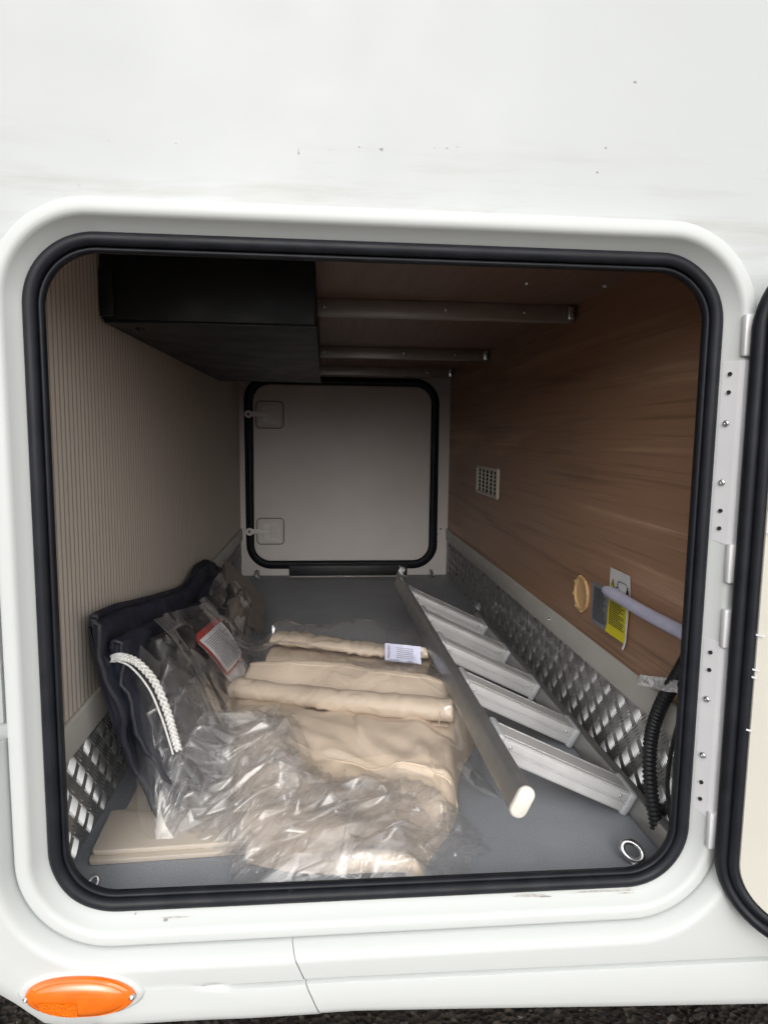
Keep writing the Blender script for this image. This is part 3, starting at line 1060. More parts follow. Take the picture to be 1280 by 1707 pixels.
# round peach cap
bm = bmesh.new()
capxf = Matrix.Translation((XR, 0.566, 0.301)) @ Matrix.Rotation(-math.pi / 2, 4, 'Y')
add_lathe(bm, [(0.038, 0.0), (0.040, 0.004), (0.039, 0.006), (0.035, 0.007), (0.032, 0.006), (0.030, 0.003), (0.029, 0.0028), (0, 0.0028)], 36, capxf)
cap = finish('blanking_cap', bm, 'peach', van, angle=40, label='round peach plastic blanking cap on the wooden wall')
for k in range(8):
    a = 2 * math.pi * k / 8 + 0.2
    bm = bmesh.new()
    add_box(bm, -0.004, 0.004, -0.0022, 0.0022, 0.001, 0.0080, capxf @ Matrix.Rotation(a, 4, 'Z') @ Matrix.Translation((0, 0.0385, 0)), 0.001, 1)
    finish('rim_tab', bm, 'peach', cap)

# --- open hatch door on its hinges
TH = math.radians(138)
HX, HY = 0.503, -0.046
dx_ = Vector((-math.cos(TH), -math.sin(TH), 0))
dn_ = Vector((-math.sin(TH), math.cos(TH), 0))       # inner face normal
dxf = Matrix((dx_, -dn_, Vector((0, 0, 1)))).transposed().to_4x4()
dxf.translation = Vector((HX, HY, 0))
DR = (0.0, 0.86, 0.004, 0.868)                       # local x along the door, local -y = towards the viewer (inner face)
bm = bmesh.new()
add_slab(bm, DR, 0.088, 0.010, 0.036, 0.003, 14, dxf)
door = finish('hatch_door', bm, 'wall_white', van, angle=50, label='open white hatch door with cream inner face and black edge rubber')
bm = bmesh.new()
def dwob(p, off):
    return p + Vector((0.0012 * math.sin(p.z * 31) + 0.0008 * math.sin(p.z * 73), 0, 0)) * (1 if off > -0.006 else 0.3)
add_ring(bm, DR, 0.088, [(0.004, 0.020), (0.0055, 0.010), (0.003, 0.002), (-0.003, -0.003), (-0.009, -0.003), (-0.0115, 0.001), (-0.0125, 0.003), (-0.015, -0.001), (-0.021, -0.003), (-0.0255, 0.000), (-0.027, 0.006)], 16, False, dxf, dwob)
finish('edge_rubber', bm, 'rubber', door, angle=60)
bm = bmesh.new()
add_slab(bm, (0.026, 0.834, 0.030, 0.842), 0.064, 0.0005, 0.012, 0.002, 14, dxf)
finish('inner_panel', bm, 'inner_cream', door)
for (zz, w) in ((0.40, 0.010), (0.355, 0.008), (0.345, 0.006), (0.56, 0.008), (0.275, 0.006), (0.53, 0.007)):
    bm = bmesh.new()
    add_box(bm, 0.018, 0.018 + w, -0.0038, -0.0030, zz, zz + 0.0022, dxf @ Matrix.Rotation(0.02, 4, 'Y'))
    finish('paint_nick', bm, 'sticker_white', door)

def hinge(zc_, big=False):
    h = 0.052
    bm = bmesh.new()
    add_box(bm, 0.4985, 0.5180, -0.0335, -0.0225, zc_ - h / 2, zc_ + h / 2, None, 0.003)
    hg = finish('hinge', bm, 'plate_white', van)
    bm = bmesh.new()
    add_box(bm, 0.5145, 0.5190, -0.050, -0.0338, zc_ - h / 2 - 0.006, zc_ + h / 2 - 0.002, None, 0.0015)
    finish('hinge_leaf', bm, 'plate_white', hg)
    bm = bmesh.new()
    add_tube(bm, [Vector((0.5125, -0.0375, zc_ - 0.014)), Vector((0.5125, -0.0375, zc_ + 0.014))], 0.0042, 12)
    finish('hinge_pin', bm, 'steel', hg)
for z_ in (0.772, 0.484, 0.398, 0.118):
    hinge(z_)

def cover_plate(z0, z1):
    bm = bmesh.new()
    # bent strip: lies on the reveal, then turns over the rim
    prof = [(0.4895, -0.0045), (0.4990, -0.0222), (0.5010, -0.0262), (0.5040, -0.0288), (0.5090, -0.0296), (0.5170, -0.0296), (0.5195, -0.0285)]
    zs = [z0 + 0.0, z0 + 0.001, z1 - 0.001, z1]
    rows = []
    for i, z in enumerate(zs):
        rows.append([bm.verts.new((x, y, z - (0.0 if z > (z0 + z1) / 2 else 0.012 * (x - 0.489) / 0.03))) for x, y in prof])
    for a, b in zip(rows, rows[1:]):
        for k in range(len(prof) - 1):
            bm.faces.new((a[k], a[k + 1], b[k + 1], b[k]))
    solidify(bm, 0.0016)
    p = finish('hinge_cover', bm, 'plate_white', van, angle=30)
    nrm = Vector((-0.88, -0.47, 0))
    for t in (0.33, 0.66):
        screw('screw', Vector((0.4938, -0.0142, z0 + (z1 - z0) * t)) , 0.0042, 0.0028, nrm, p)
    for t in (0.07, 0.17, 0.83, 0.93):
        z = z0 + (z1 - z0) * t
        xf = Matrix.Translation((0.4940, -0.0146, z)) @ nrm.to_track_quat('Z', 'Y').to_matrix().to_4x4()
        bm = bmesh.new()
        add_lathe(bm, [(0.0026, -0.001), (0.0026, 0.0012), (0.0018, 0.0012), (0.0, 0.0008)], 12, xf)
        finish('drill_hole', bm, 'ink', p)
cover_plate(0.512, 0.742)
cover_plate(0.138, 0.378)

# ------------------------------------------------------------------ things fixed or stored inside
# long black box under the ceiling
bx = thing('storage_box', (-0.216, 0.99, 0.827), 'long matt black box hung under the ceiling beside the ribbed wall', 'box')
box('box_shell', XL + 0.0015, -0.0345, 0.362, 1.62, 0.832, ZC - 0.001, 'black_matt', bx, bevel=0.004)
box('base_lip', XL + 0.004, -0.0325, 0.366, 1.615, 0.8275, 0.8318, 'black_matt', bx, bevel=0.001)
box('corner_flange', XL + 0.003, XL + 0.024, 0.354, 0.3615, 0.836, ZC - 0.028, 'black_matt', bx, bevel=0.001)
screw('fixing_screw', Vector((XL + 0.05, 0.42, 0.8275)), 0.008, 0.006, (0, 0, -1), bx, 'black_matt')

# ladder ---------------------------------------------------------
R1 = Vector((0.48174, 1.2125, 0.03464))
U = Vector((0.02007, -0.99974, -0.01092))
V = Vector((-0.90007, -0.02282, 0.43514)); V = (V - U * V.dot(U)).normalized()
N = V.cross(U).normalized()
if N.z < 0:
    N = -N
SP, LW_ = 0.2452, 0.2617
lxf = Matrix((U, V, N)).transposed().to_4x4()        # local x along the rails to the front, y across to the raised rail, z up off the rungs
lxf.translation = R1
lad = thing('ladder', (0.36, 0.6, 0.0), 'aluminium ladder with grey rails and pale rungs lying along the tread plate', 'ladder')
def oval_rail(y, w, h, x0, x1):
    bm = bmesh.new()
    sect = []
    n = 7
    r = 0.0112
    for (cy, cz, a0) in ((w / 2 - r, h / 2 - r, 0), (-w / 2 + r, h / 2 - r, 90), (-w / 2 + r, -h / 2 + r, 180), (w / 2 - r, -h / 2 + r, 270)):
        for i in range(n + 1):
            a = math.radians(a0 + 90 * i / n)
            sect.append((cy + r * math.cos(a), cz + r * math.sin(a)))
    rows = [[bm.verts.new(lxf @ Vector((x, y + sy, sz))) for sy, sz in sect] for x in (x0, x1)]
    k = len(sect)
    for i in range(k):
        bm.faces.new((rows[0][i], rows[0][(i + 1) % k], rows[1][(i + 1) % k], rows[1][i]))
    bm.faces.new(list(reversed(rows[0]))); bm.faces.new(rows[1])
    return bm, sect
RAIL_Y = (-0.018, LW_ + 0.018)
X0_, X1_ = -0.140, 4 * SP + 0.212
for ry in RAIL_Y:
    bm, sect = oval_rail(ry, 0.0235, 0.045, X0_, X1_)
    rl = finish('rail', bm, 'alu_rail', lad, angle=30)
    # plug
    bm = bmesh.new()
    rows = []
    for x, s in ((X1_ - 0.002, 1.04), (X1_ + 0.0015, 1.05), (X1_ + 0.004, 1.0), (X1_ + 0.0052, 0.9)):
        rows.append([bm.verts.new(lxf @ Vector((x, ry + sy * s, sz * s))) for sy, sz in sect])
    for a, b in zip(rows, rows[1:]):
        for k in range(len(sect)):
            bm.faces.new((a[k], a[(k + 1) % len(sect)], b[(k + 1) % len(sect)], b[k]))
    bm.faces.new(rows[-1])
    finish('end_plug', bm, 'cap_plastic', rl, angle=50)
    # bent hook plate at the far end
    bm = bmesh.new()
    add_box(bm, X0_ - 0.028, X0_ + 0.016, ry - 0.010, ry + 0.010, 0.0262, 0.0292, lxf, 0.001, 1)
    add_box(bm, X0_ - 0.031, X0_ - 0.028, ry - 0.010, ry + 0.010, 0.012, 0.046, lxf, 0.001, 1)
    add_box(bm, X0_ - 0.044, X0_ - 0.031, ry - 0.010, ry + 0.016, 0.043, 0.046, lxf, 0.001, 1)
    finish('hook_plate', bm, 'steel', rl)
# rung extrusion, section in local (x, z)
TREAD = [(-0.026, 0.012), (-0.020, 0.0130), (-0.019, 0.0098), (-0.0172, 0.0098), (-0.0165, 0.0130), (0.0145, 0.0130), (0.0155, 0.0096), (0.0174, 0.0096), (0.018, 0.0130), (0.0235, 0.0130),
         (0.0262, 0.0115), (0.0270, 0.0085), (0.0270, 0.002), (0.0236, 0.0012), (0.0236, -0.0010), (0.0270, -0.0016), (0.0270, -0.0105), (0.0255, -0.013), (0.022, -0.014), (-0.024, -0.014), (-0.027, -0.012), (-0.027, 0.010)]
TREAD = [(a * 1.16, b * 1.42) for a, b in TREAD]
for i in range(5):
    xc = i * SP
    tilt = Matrix.Translation((xc, 0, 0)) @ Matrix.Rotation(math.radians(4), 4, 'Y')
    bm = bmesh.new()
    rows = [[bm.verts.new(lxf @ tilt @ Vector((sx, y, sz))) for sx, sz in TREAD] for y in (0.002, LW_ - 0.002)]
    k = len(TREAD)
    for j in range(k):
        bm.faces.new((rows[0][j], rows[0][(j + 1) % k], rows[1][(j + 1) % k], rows[1][j]))
    bm.faces.new(list(reversed(rows[0]))); bm.faces.new(rows[1])
    rg = finish('rung', bm, 'alu_tread', lad, angle=20)
    for y0, y1, sy in ((-0.008, 0.008, 0.016), (LW_ - 0.008, LW_ + 0.008, LW_ - 0.016)):
        bm = bmesh.new()
        add_box(bm, -0.0345, 0.0345, y0, y1, -0.0235, 0.0215, lxf @ tilt, 0.006, 3)
        finish('end_bracket', bm, 'grey_plastic', rg)
        screw('screw', lxf @ tilt @ Vector((0.0313, sy + (0.006 if sy < 0.1 else -0.006), 0.0075)), 0.0030, 0.002, (lxf.to_3x3() @ Vector((1, 0, 0))), rg)

# tie-down eyes on the floor
def eye(x, y, big, ang, label):
    t = thing('tie_down_eye', (x, y, 0), label, 'eye bolt', 'tie-down eyes in the floor corners')
    bm = bmesh.new()
    xf = Matrix.Translation((x, y, 0))
    add_lathe(bm, [(0.0, 0.0), (0.011 * big, 0.0002), (0.011 * big, 0.003), (0.007 * big, 0.0045), (0.0055 * big, 0.009 * big), (0.0, 0.009 * big)], 20, xf)
    finish('base', bm, 'steel', t)
    bm = bmesh.new()
    lean = Vector((-0.25, 0.62, 0.74)).normalized()
    c = Vector((x, y, 0.0065 * big)) + lean * (0.0165 * big)
    d = Vector((math.cos(ang), math.sin(ang), 0))
    path = [c + d * (0.0165 * big * math.cos(2 * math.pi * k / 28)) + lean * (0.0165 * big * math.sin(2 * math.pi * k / 28)) for k in range(28)]
    rows = []
    for k, p in enumerate(path):
        rad = (p - c).normalized()
        side = d.cross(lean)
        rows.append([bm.verts.new(p + (rad * math.cos(2 * math.pi * j / 10) + side * math.sin(2 * math.pi * j / 10)) * 0.0058 * big) for j in range(10)])
    for k in range(28):
        a, b = rows[k], rows[(k + 1) % 28]
        for j in range(10):
            bm.faces.new((a[j], a[(j + 1) % 10], b[(j + 1) % 10], b[j]))
    finish('ring', bm, 'steel', t)
eye(0.455, 0.074, 0.85, -0.15, 'large shiny steel ring bolt on the floor by the ladder foot and hatch sill')
eye(-0.341, 0.074, 0.42, 0.9, 'small steel eye bolt on the floor beside the stacked beige boards')
eye(-0.315, 2.145, 0.95, 1.3, 'steel eye bolt below the latch side of the closed far door')
eye(0.478, 2.145, 0.95, 1.3, 'steel eye bolt below the far door beside the wooden wall')

# stickers on the wooden wall -------------------------------------
def wall_pt(y, z, proud):
    return Vector((XR - proud, y, z))
def wall_sheet(name, corners, proud, mat, parent, thick=0.0006, curl=0.0):
    """corners (y, z) in order; a thin sheet on the wooden wall"""
    bm = bmesh.new()
    n, mm = 10, 10
    P = [Vector((c[0], c[1], 0)) for c in corners]
    vs = []
    for i in range(n + 1):
        row = []
        for j in range(mm + 1):
            u, v = i / n, j / mm
            p = P[0] * (1 - u) * (1 - v) + P[1] * u * (1 - v) + P[2] * u * v + P[3] * (1 - u) * v
            lift = proud + curl * max(0.0, (v - 0.72) / 0.28) ** 2 + 0.0004 * math.sin(9 * u + 5 * v)
            row.append(bm.verts.new(wall_pt(p.x, p.y, lift)))
        vs.append(row)
    for i in range(n):
        for j in range(mm):
            bm.faces.new((vs[i][j], vs[i + 1][j], vs[i + 1][j + 1], vs[i][j + 1]))
    return finish(name, bm, mat, parent)
def print_lines(parent, y0, y1, z0, z1, rows, proud, mat, name='print_line', seed=1, rag=0.35):
    g = random.Random(seed)
    bm = bmesh.new()
    for r in range(rows):
        z = z1 - (z1 - z0) * (r + 0.5) / rows
        h = (z1 - z0) / rows * 0.24
        y = y1
        end = y0 + (y1 - y0) * g.uniform(0, rag)
        while y > end:
            w = g.uniform(0.004, 0.012)
            add_quad(bm, [wall_pt(y, z - h, proud), wall_pt(max(end, y - w), z - h, proud), wall_pt(max(end, y - w), z + h, proud), wall_pt(y, z + h, proud)])
            y -= w + 0.0018
    finish(name, bm, mat, parent, smooth=False, kind='stuff')
gs = thing('notice_sticker', (XR, 0.467, 0.254), 'grey notice sticker with rows of small print on the wooden wall', 'sticker')
wall_sheet('sheet', [(0.516, 0.342), (0.420, 0.342), (0.420, 0.255), (0.513, 0.255)], 0.0008, 'sticker_grey', gs)
print_lines(gs, 0.430, 0.503, 0.263, 0.334, 15, 0.0019, 'ink', seed=3)
ws = thing('warning_sticker', (XR, 0.38, 0.252), 'white and yellow gas warning sticker with triangle beside the grey notice', 'sticker')
wall_sheet('white_sheet', [(0.424, 0.389), (0.338, 0.389), (0.330, 0.332), (0.424, 0.3305)], 0.0030, 'sticker_white', ws)
wall_sheet('yellow_sheet', [(0.424, 0.330), (0.334, 0.330), (0.341, 0.258), (0.430, 0.258)], 0.0030, 'sticker_yellow', ws, curl=0.003)
wall_sheet('torn_edge', [(0.3405, 0.330), (0.3345, 0.330), (0.336, 0.247), (0.3425, 0.250)], 0.0050, 'sticker_white', ws, curl=0.005)
print_lines(ws, 0.350, 0.418, 0.276, 0.325, 12, 0.0044, 'ink', seed=5)
# triangle with exclamation mark
def tri(cy, cz, s, proud, mat, name):
    bm = bmesh.new()
    add_quad(bm, [wall_pt(cy + s, cz - s * 0.8, proud), wall_pt(cy - s, cz - s * 0.8, proud), wall_pt(cy, cz + s, proud)])
    finish(name, bm, mat, ws, smooth=False)
tri(0.4085, 0.3570, 0.0125, 0.0046, 'ink', 'warning_triangle')
tri(0.4085, 0.3567, 0.0098, 0.0052, 'sticker_yellow', 'triangle_field')
bm = bmesh.new()
add_quad(bm, [wall_pt(0.4098, 0.3545, 0.0058), wall_pt(0.4072, 0.3545, 0.0058), wall_pt(0.4069, 0.3630, 0.0058), wall_pt(0.4101, 0.3630, 0.0058)])
add_quad(bm, [wall_pt(0.4098, 0.3505, 0.0058), wall_pt(0.4072, 0.3505, 0.0058), wall_pt(0.4072, 0.3528, 0.0058), wall_pt(0.4098, 0.3528, 0.0058)])
finish('exclamation_mark', bm, 'ink', ws, smooth=False)
# little vehicle outline and gas bottle
def strip(pts, w, proud, bm):
    for (a, b) in zip(pts, pts[1:]):
        a, b = Vector((a[0], a[1], 0)), Vector((b[0], b[1], 0))
        d = (b - a).normalized() * w
        s = Vector((-d.y, d.x, 0))
        a2, b2 = a - d * 0.5, b + d * 0.5
        add_quad(bm, [wall_pt(p.x, p.y, proud) for p in (a2 + s, b2 + s, b2 - s, a2 - s)])
bm = bmesh.new()
strip([(0.394, 0.3445), (0.394, 0.352), (0.388, 0.3565), (0.385, 0.366), (0.380, 0.3700), (0.349, 0.3700), (0.3445, 0.366), (0.3445, 0.3445)], 0.0007, 0.0047, bm)
strip([(0.394, 0.3445), (0.389, 0.3445)], 0.0007, 0.0047, bm)
strip([(0.382, 0.3445), (0.357, 0.3445)], 0.0007, 0.0047, bm)
for cy in (0.3855, 0.3535):
    strip([(cy + 0.0032 * math.cos(a), 0.3440 + 0.0042 * math.sin(a)) for a in np.linspace(0, 2 * math.pi, 11)], 0.0006, 0.0049, bm)
strip([(0.3835, 0.364), (0.387, 0.357), (0.381, 0.357)], 0.0011, 0.0051, bm)
finish('vehicle_pictogram', bm, 'ink', ws, smooth=False)
bm = bmesh.new()
pp = [(0.3462, 0.3455), (0.3352, 0.3455), (0.3352, 0.3575), (0.3375, 0.3605), (0.3390, 0.3620), (0.3390, 0.3665), (0.3425, 0.3665), (0.3425, 0.3620), (0.3440, 0.3605), (0.3462, 0.3575)]
add_quad(bm, [wall_pt(y, z, 0.0055) for y, z in pp])
finish('bottle_pictogram', bm, 'ink', ws, smooth=False)

# pale tube along the wall
bm = bmesh.new()
path = [Vector((XR - 0.021, y, 0.3475 + 0.0010 * math.sin(y * 20))) for y in np.linspace(0.402, 0.045, 26)]
rr = [0.0114] * 26
rr[0], rr[1] = 0.0078, 0.0110
add_tube(bm, path, lambda i: rr[i], 16)
tube = thing('wall_tube', (XR - 0.02, 0.26, 0.322), 'pale lavender plastic tube running along the wooden wall across the stickers', 'tube')
finish('tube_body', bm, 'lavender', tube, angle=50)
# black corrugated hose and its foil tag
hp = catmull([(0.524, 0.072, 0.345), (0.522, 0.105, 0.290), (0.518, 0.150, 0.215), (0.514, 0.166, 0.150), (0.514, 0.158, 0.080), (0.518, 0.135, 0.018)], 190)
bm = bmesh.new()
add_tube(bm, hp, lambda i: 0.0118 if (i % 4) in (0, 1) else 0.0097, 14)
finish('corrugated_hose', bm, 'black_matt', None, angle=80, label='black corrugated hose hanging beside the hatch over the tread plate', cat='hose')
bm = bmesh.new()
hp2 = catmull([(0.534, 0.070, 0.30), (0.533, 0.12, 0.20), (0.530, 0.135, 0.10), (0.532, 0.11, 0.012)], 40)
add_tube(bm, hp2, 0.0035, 8)
finish('black_cable', bm, 'black_matt', None, label='thin black cable behind the corrugated hose', cat='cable')
fo = thing('foil_tag', (0.5, 0.2, 0.225), 'silver foil tag with printed symbols stuck round the black hose', 'tag')
nx_, ny_ = 22, 8
g0, g1 = Vector((0.520, 0.222, 0.2440)), Vector((0.512, 0.085, 0.2850))
Xf = np.zeros((nx_, ny_)); Yf = Xf.copy(); Zf = Xf.copy()
for i in range(nx_):
    for j in range(ny_):
        u, v = i / (nx_ - 1), j / (ny_ - 1)
        p = g0.lerp(g1, u) + Vector((-0.004, -0.002, -0.0190)) * v + Vector((-1, -0.4, 0)) * (0.003 * math.sin(u * 7 + v * 3) + 0.0025 * abs(math.sin(u * 15 - v * 4)))
        Xf[i, j], Yf[i, j], Zf[i, j] = p
finish('foil_strip', grid_bm(Xf, Yf, Zf), 'foil', fo, angle=30)
# printed end of the tag
sub = grid_bm(Xf[:9] - 0.0008, Yf[:9] - 0.0006, Zf[:9] + 0.0004)
finish('printed_end', sub, 'sticker_white', fo, angle=30)
bm = bmesh.new()
for k, i in enumerate((1, 3, 5)):
    p = Vector((Xf[i, 3], Yf[i, 3], Zf[i, 3])) + Vector((-0.0018, -0.0014, 0.0006))
    for a in range(3):
        ang = [math.radians(90 + 120 * b) for b in (a, a + 1)]
        q = [p + Vector((0, -0.0075 * math.cos(t), 0.0065 * math.sin(t))) for t in ang]
        q2 = [p + Vector((0, -0.0055 * math.cos(t), 0.0045 * math.sin(t))) for t in ang]
        add_quad(bm, [q[0], q[1], q2[1], q2[0]])
finish('tag_symbols', bm, 'ink_grey', fo, smooth=False)

# beige boards on the floor ---------------------------------------
def board(pts, z0, z1, label):
    bm = bmesh.new()
    lo = [bm.verts.new((x, y, z0)) for x, y in pts]
    f = bm.faces.new(lo)
    ex = bmesh.ops.extrude_face_region(bm, geom=[f])
    for v in ex['geom']:
        if isinstance(v, bmesh.types.BMVert):
            v.co.z = z1
    bmesh.ops.recalc_face_normals(bm, faces=bm.faces[:])
    side = [e for e in bm.edges if abs(e.verts[0].co.z - e.verts[1].co.z) > 1e-5]
    bmesh.ops.bevel(bm, geom=side, offset=0.006, segments=4, affect='EDGES', profile=0.5)
    rim = [e for e in bm.edges if len(e.link_faces) == 2 and e.calc_face_angle(0) > 1.2]
    bmesh.ops.bevel(bm, geom=rim, offset=0.0015, segments=2, affect='EDGES', profile=0.5)
    finish('beige_board', bm, 'beige_board', None, angle=40, label=label, cat='board', group='stacked beige boards')
L_SHAPE = [(-0.367, 0.126), (0.12, 0.150), (0.10, 0.52), (-0.352, 0.500), (-0.349, 0.240), (-0.372, 0.239)]
board(L_SHAPE, 0.0006, 0.0088, 'lower of two notched beige boards lying on the grey floor')
board([(x + 0.002, y + 0.010) for x, y in L_SHAPE], 0.0092, 0.0172, 'upper of two notched beige boards lying on the grey floor')

# ------------------------------------------------------------------ beige covers
DRAPE = []                                 # meshes the clear film lies over
def keep(bm):
    bm.verts.ensure_lookup_table(); bm.verts.index_update()
    DRAPE.append(([v.co.copy() for v in bm.verts], [[v.index for v in f.verts] for f in bm.faces]))
    return bm

RL, RRr = Vector((-0.207, 0.560, 0)), Vector((0.232, 0.405, 0))
ax = (RRr - RL).normalized()
bx_ = Vector((-ax.y, ax.x, 0))             # towards the back
cover = thing('folded_cover', (0.02, 0.35, 0.0), 'large folded beige leatherette cover with a rolled top edge in clear plastic', 'cover')
def cover_body():
    """soft stack: (s along the roll, t from front to back)"""
    n, mm = 130, 150
    s = np.linspace(-0.06, 0.52, n)[:, None] * np.ones((1, mm))
    t = np.linspace(-0.47, 0.31, mm)[None, :] * np.ones((n, 1))
    f = sstep(-0.47, 0.02, t)
    lo = -0.040 + 0.165 * (1 - f) + 0.006 * np.sin(t * 23)
    hi = 0.492 - 0.085 * (1 - f) + 0.010 * np.sin(t * 19)
    s = np.clip(s, lo, hi)
    t = np.clip(t, -0.445 + 0.010 * np.sin(s * 21), 0.300)
    ds = np.minimum(s - lo, hi - s)
    dt = np.minimum(t + 0.445 - 0.010 * np.sin(s * 21), 0.300 - t)
    d = np.minimum(ds, dt)
    skew = np.where(t < 0, 0.30, 1.0)
    X = RL.x + ax.x * s + bx_.x * t * skew
    Y = RL.y + ax.y * s + bx_.y * t
    Y = np.where(t < -0.1, Y + (0.155 * s - 0.03) * sstep(-0.1, -0.45, t), Y)
    edge = np.sqrt(np.clip(1 - (1 - np.clip(d / 0.032, 0, 1)) ** 2, 0, 1))
    top = 0.050 + 0.036 * sstep(-0.42, -0.04, t) - 0.016 * sstep(0.05, 0.26, t)
    # overlapping right-hand panel: a folded layer with a clear edge
    e1 = (s - 0.285) + 0.55 * (t + 0.10) + 0.012 * np.sin(t * 40)
    top = top + 0.011 * sstep(-0.003, 0.003, e1) * sstep(-0.33, -0.27, t) * (1 - sstep(-0.055, -0.035, t))
    e2 = (s - 0.07) - 0.6 * (t + 0.12)
    top = top + 0.009 * (1 - sstep(-0.003, 0.003, e2 - 0.02 * np.sin(t * 25))) * (1 - sstep(-0.07, -0.04, t))
    # pocket edge running across the front
    e3 = t + 0.175 + 0.10 * (s - 0.2) - 0.01 * np.sin(s * 30)
    top = top - 0.008 * (1 - sstep(-0.003, 0.003, e3)) * sstep(0.05, 0.08, s)
    wr = 0.006 * np.sin(s * 17 + t * 9) + creases(s, t, 50, 0.0115, 0.09, 5, 0.003) + creases(s, t, 110, 0.0036, 0.04, 6, 0.001)
    lowz = np.where(X < 0.10, 0.0176, 0.0008)
    Z = np.maximum(lowz, (top + wr) * edge)
    Z = np.where(d <= 1e-6, lowz, Z)
    return X, Y, Z
X, Y, Z = cover_body()
bm = grid_bm(X, Y, Z)
finish('folded_body', keep(bm), 'leather', cover, angle=65)
# rolled edge
def roll(p0, p1, r, flat, seed, n=84, seg=40, bulge=0.0, sag=0.0, wr=0.0035):
    bm = bmesh.new()
    a = (p1 - p0); L = a.length; a.normalize()
    side = Vector((-a.y, a.x, 0)).normalized()
    up = Vector((0, 0, 1))
    rows = []
    for i in range(n):
        t = i / (n - 1)
        e = min(t, 1 - t) * L
        endk = math.sqrt(max(0.0, 1 - (1 - min(1, (e + 0.0015) / 0.014)) ** 2))
        fat = 1 + 0.10 * math.sin(t * 4.2 + seed * 1.3) + 0.09 * noise.noise(Vector((t * 4, seed, 2.0)))
        bow = 0.007 * math.sin(t * 3.1 + seed * 2.1) + 0.005 * noise.noise(Vector((t * 3, seed, 5.0)))
        c = p0 + a * (L * t) + up * (bulge * math.sin(math.pi * t) - sag * t) + side * (0.008 * math.sin(t * 5 + seed)) + up * bow
        row = []
        for k in range(seg):
            ang = 2 * math.pi * k / seg
            rr_ = r * fat * (0.55 + 0.45 * endk)
            nz = noise.fractal(Vector((t * 7 + seed * 5, math.cos(ang) * 1.1, math.sin(ang) * 1.1)), 0.9, 2, 3) * wr
            cr = noise.noise(Vector((t * 5 + seed * 9 + 0.5 * math.cos(ang), math.sin(ang + t * 3) * 1.4, seed)))
            nz -= max(wr, 0.0035) * 0.7 * max(0.0, 1 - abs(cr) * 11.0)
            c2 = noise.noise(Vector((t * 26 + seed * 3 + 1.2 * math.sin(ang), math.cos(ang) * 0.8, seed + 4)))
            nz -= 0.0022 * max(0.0, 1 - abs(c2) * 7.0)
            nz += 0.0022 * math.sin(2 * ang + t * 5 + seed) + 0.0016 * math.sin(3 * ang - t * 8 + seed)
            # overlapping tongue of the fold along the lower front
            lap = 0.0035 if -2.4 < ang - math.pi * 1.5 + 0.9 < 0.0 else 0.0
            row.append(bm.verts.new(c + side * ((rr_ * 1.12 + nz + lap) * math.cos(ang)) + up * ((rr_ * flat * (1 + 0.10 * math.cos(ang + 1.0)) + nz) * math.sin(ang))))
        rows.append(row)
    for ra, rb in zip(rows, rows[1:]):
        for k in range(seg):
            bm.faces.new((ra[k], ra[(k + 1) % seg], rb[(k + 1) % seg], rb[k]))
    bm.faces.new(list(reversed(rows[0]))); bm.faces.new(rows[-1])
    return bm
def sheet_sweep(p0, p1, prof, seed, n=80, wr=0.0022, fat=0.05, bow=0.005):
    """one thin cloth bent along a cross-section [(to the back, up)] and swept from p0 to p1; its layers show at the ends"""
    cs = catmull([Vector((a_, 0, b_)) for a_, b_ in prof], 84)
    a = (p1 - p0); L = a.length; a.normalize()
    side = Vector((-a.y, a.x, 0)).normalized()
    up = Vector((0, 0, 1))
    bm = bmesh.new()
    rows = []
    for i in range(n):
        t = i / (n - 1)
        f = 1 + fat * math.sin(t * 4.2 + seed) + fat * noise.noise(Vector((t * 3, seed, 2.0)))
        f2 = 1 + fat * math.sin(t * 5.1 + seed * 2)
        c = p0 + a * (L * t) + up * (bow * math.sin(t * 3.4 + seed * 2.1)) + side * (0.006 * math.sin(t * 4 + seed))
        row = []
        for k, q in enumerate(cs):
            u = k / 83
            w = noise.fractal(Vector((t * 6 + seed * 5, u * 5, seed)), 0.9, 2, 3) * wr
            cr = noise.noise(Vector((t * 9 + 2 * u + seed * 9, u * 3.5 - t, seed)))
            w -= wr * 1.2 * max(0.0, 1 - abs(cr) * 9.0)
            skew = a * (0.006 * math.sin(u * 7 + seed) * (1 - 2 * t))
            row.append(bm.verts.new(c + skew + side * (q.x * f + w) + up * (q.z * f2 + w)))
        rows.append(row)
    for ra, rb in zip(rows, rows[1:]):
        for k in range(len(cs) - 1):
            bm.faces.new((ra[k], ra[k + 1], rb[k + 1], rb[k]))
    return bm
def thicken(o, t=0.0028):
    md = o.modifiers.new('cloth', 'SOLIDIFY')
    md.thickness = t
    md.offset = 0.0
    md.use_even_offset = False
ROLL = [(0.031 * (0.40 + 0.60 * q / 17) * 1.10 * math.cos(-q * 0.62 + 2.2), 0.031 * (0.40 + 0.60 * q / 17) * 0.88 * math.sin(-q * 0.62 + 2.2)) for q in range(18)] 
ROLL = ROLL + [(0.020, -0.026), (0.050, -0.020)]
thicken(finish('rolled_edge', keep(sheet_sweep(RL + Vector((-0.002, 0.0, 0.106)), RRr + Vector((0.0, 0.0, 0.103)), ROLL, 2.0)), 'leather', cover, angle=60))
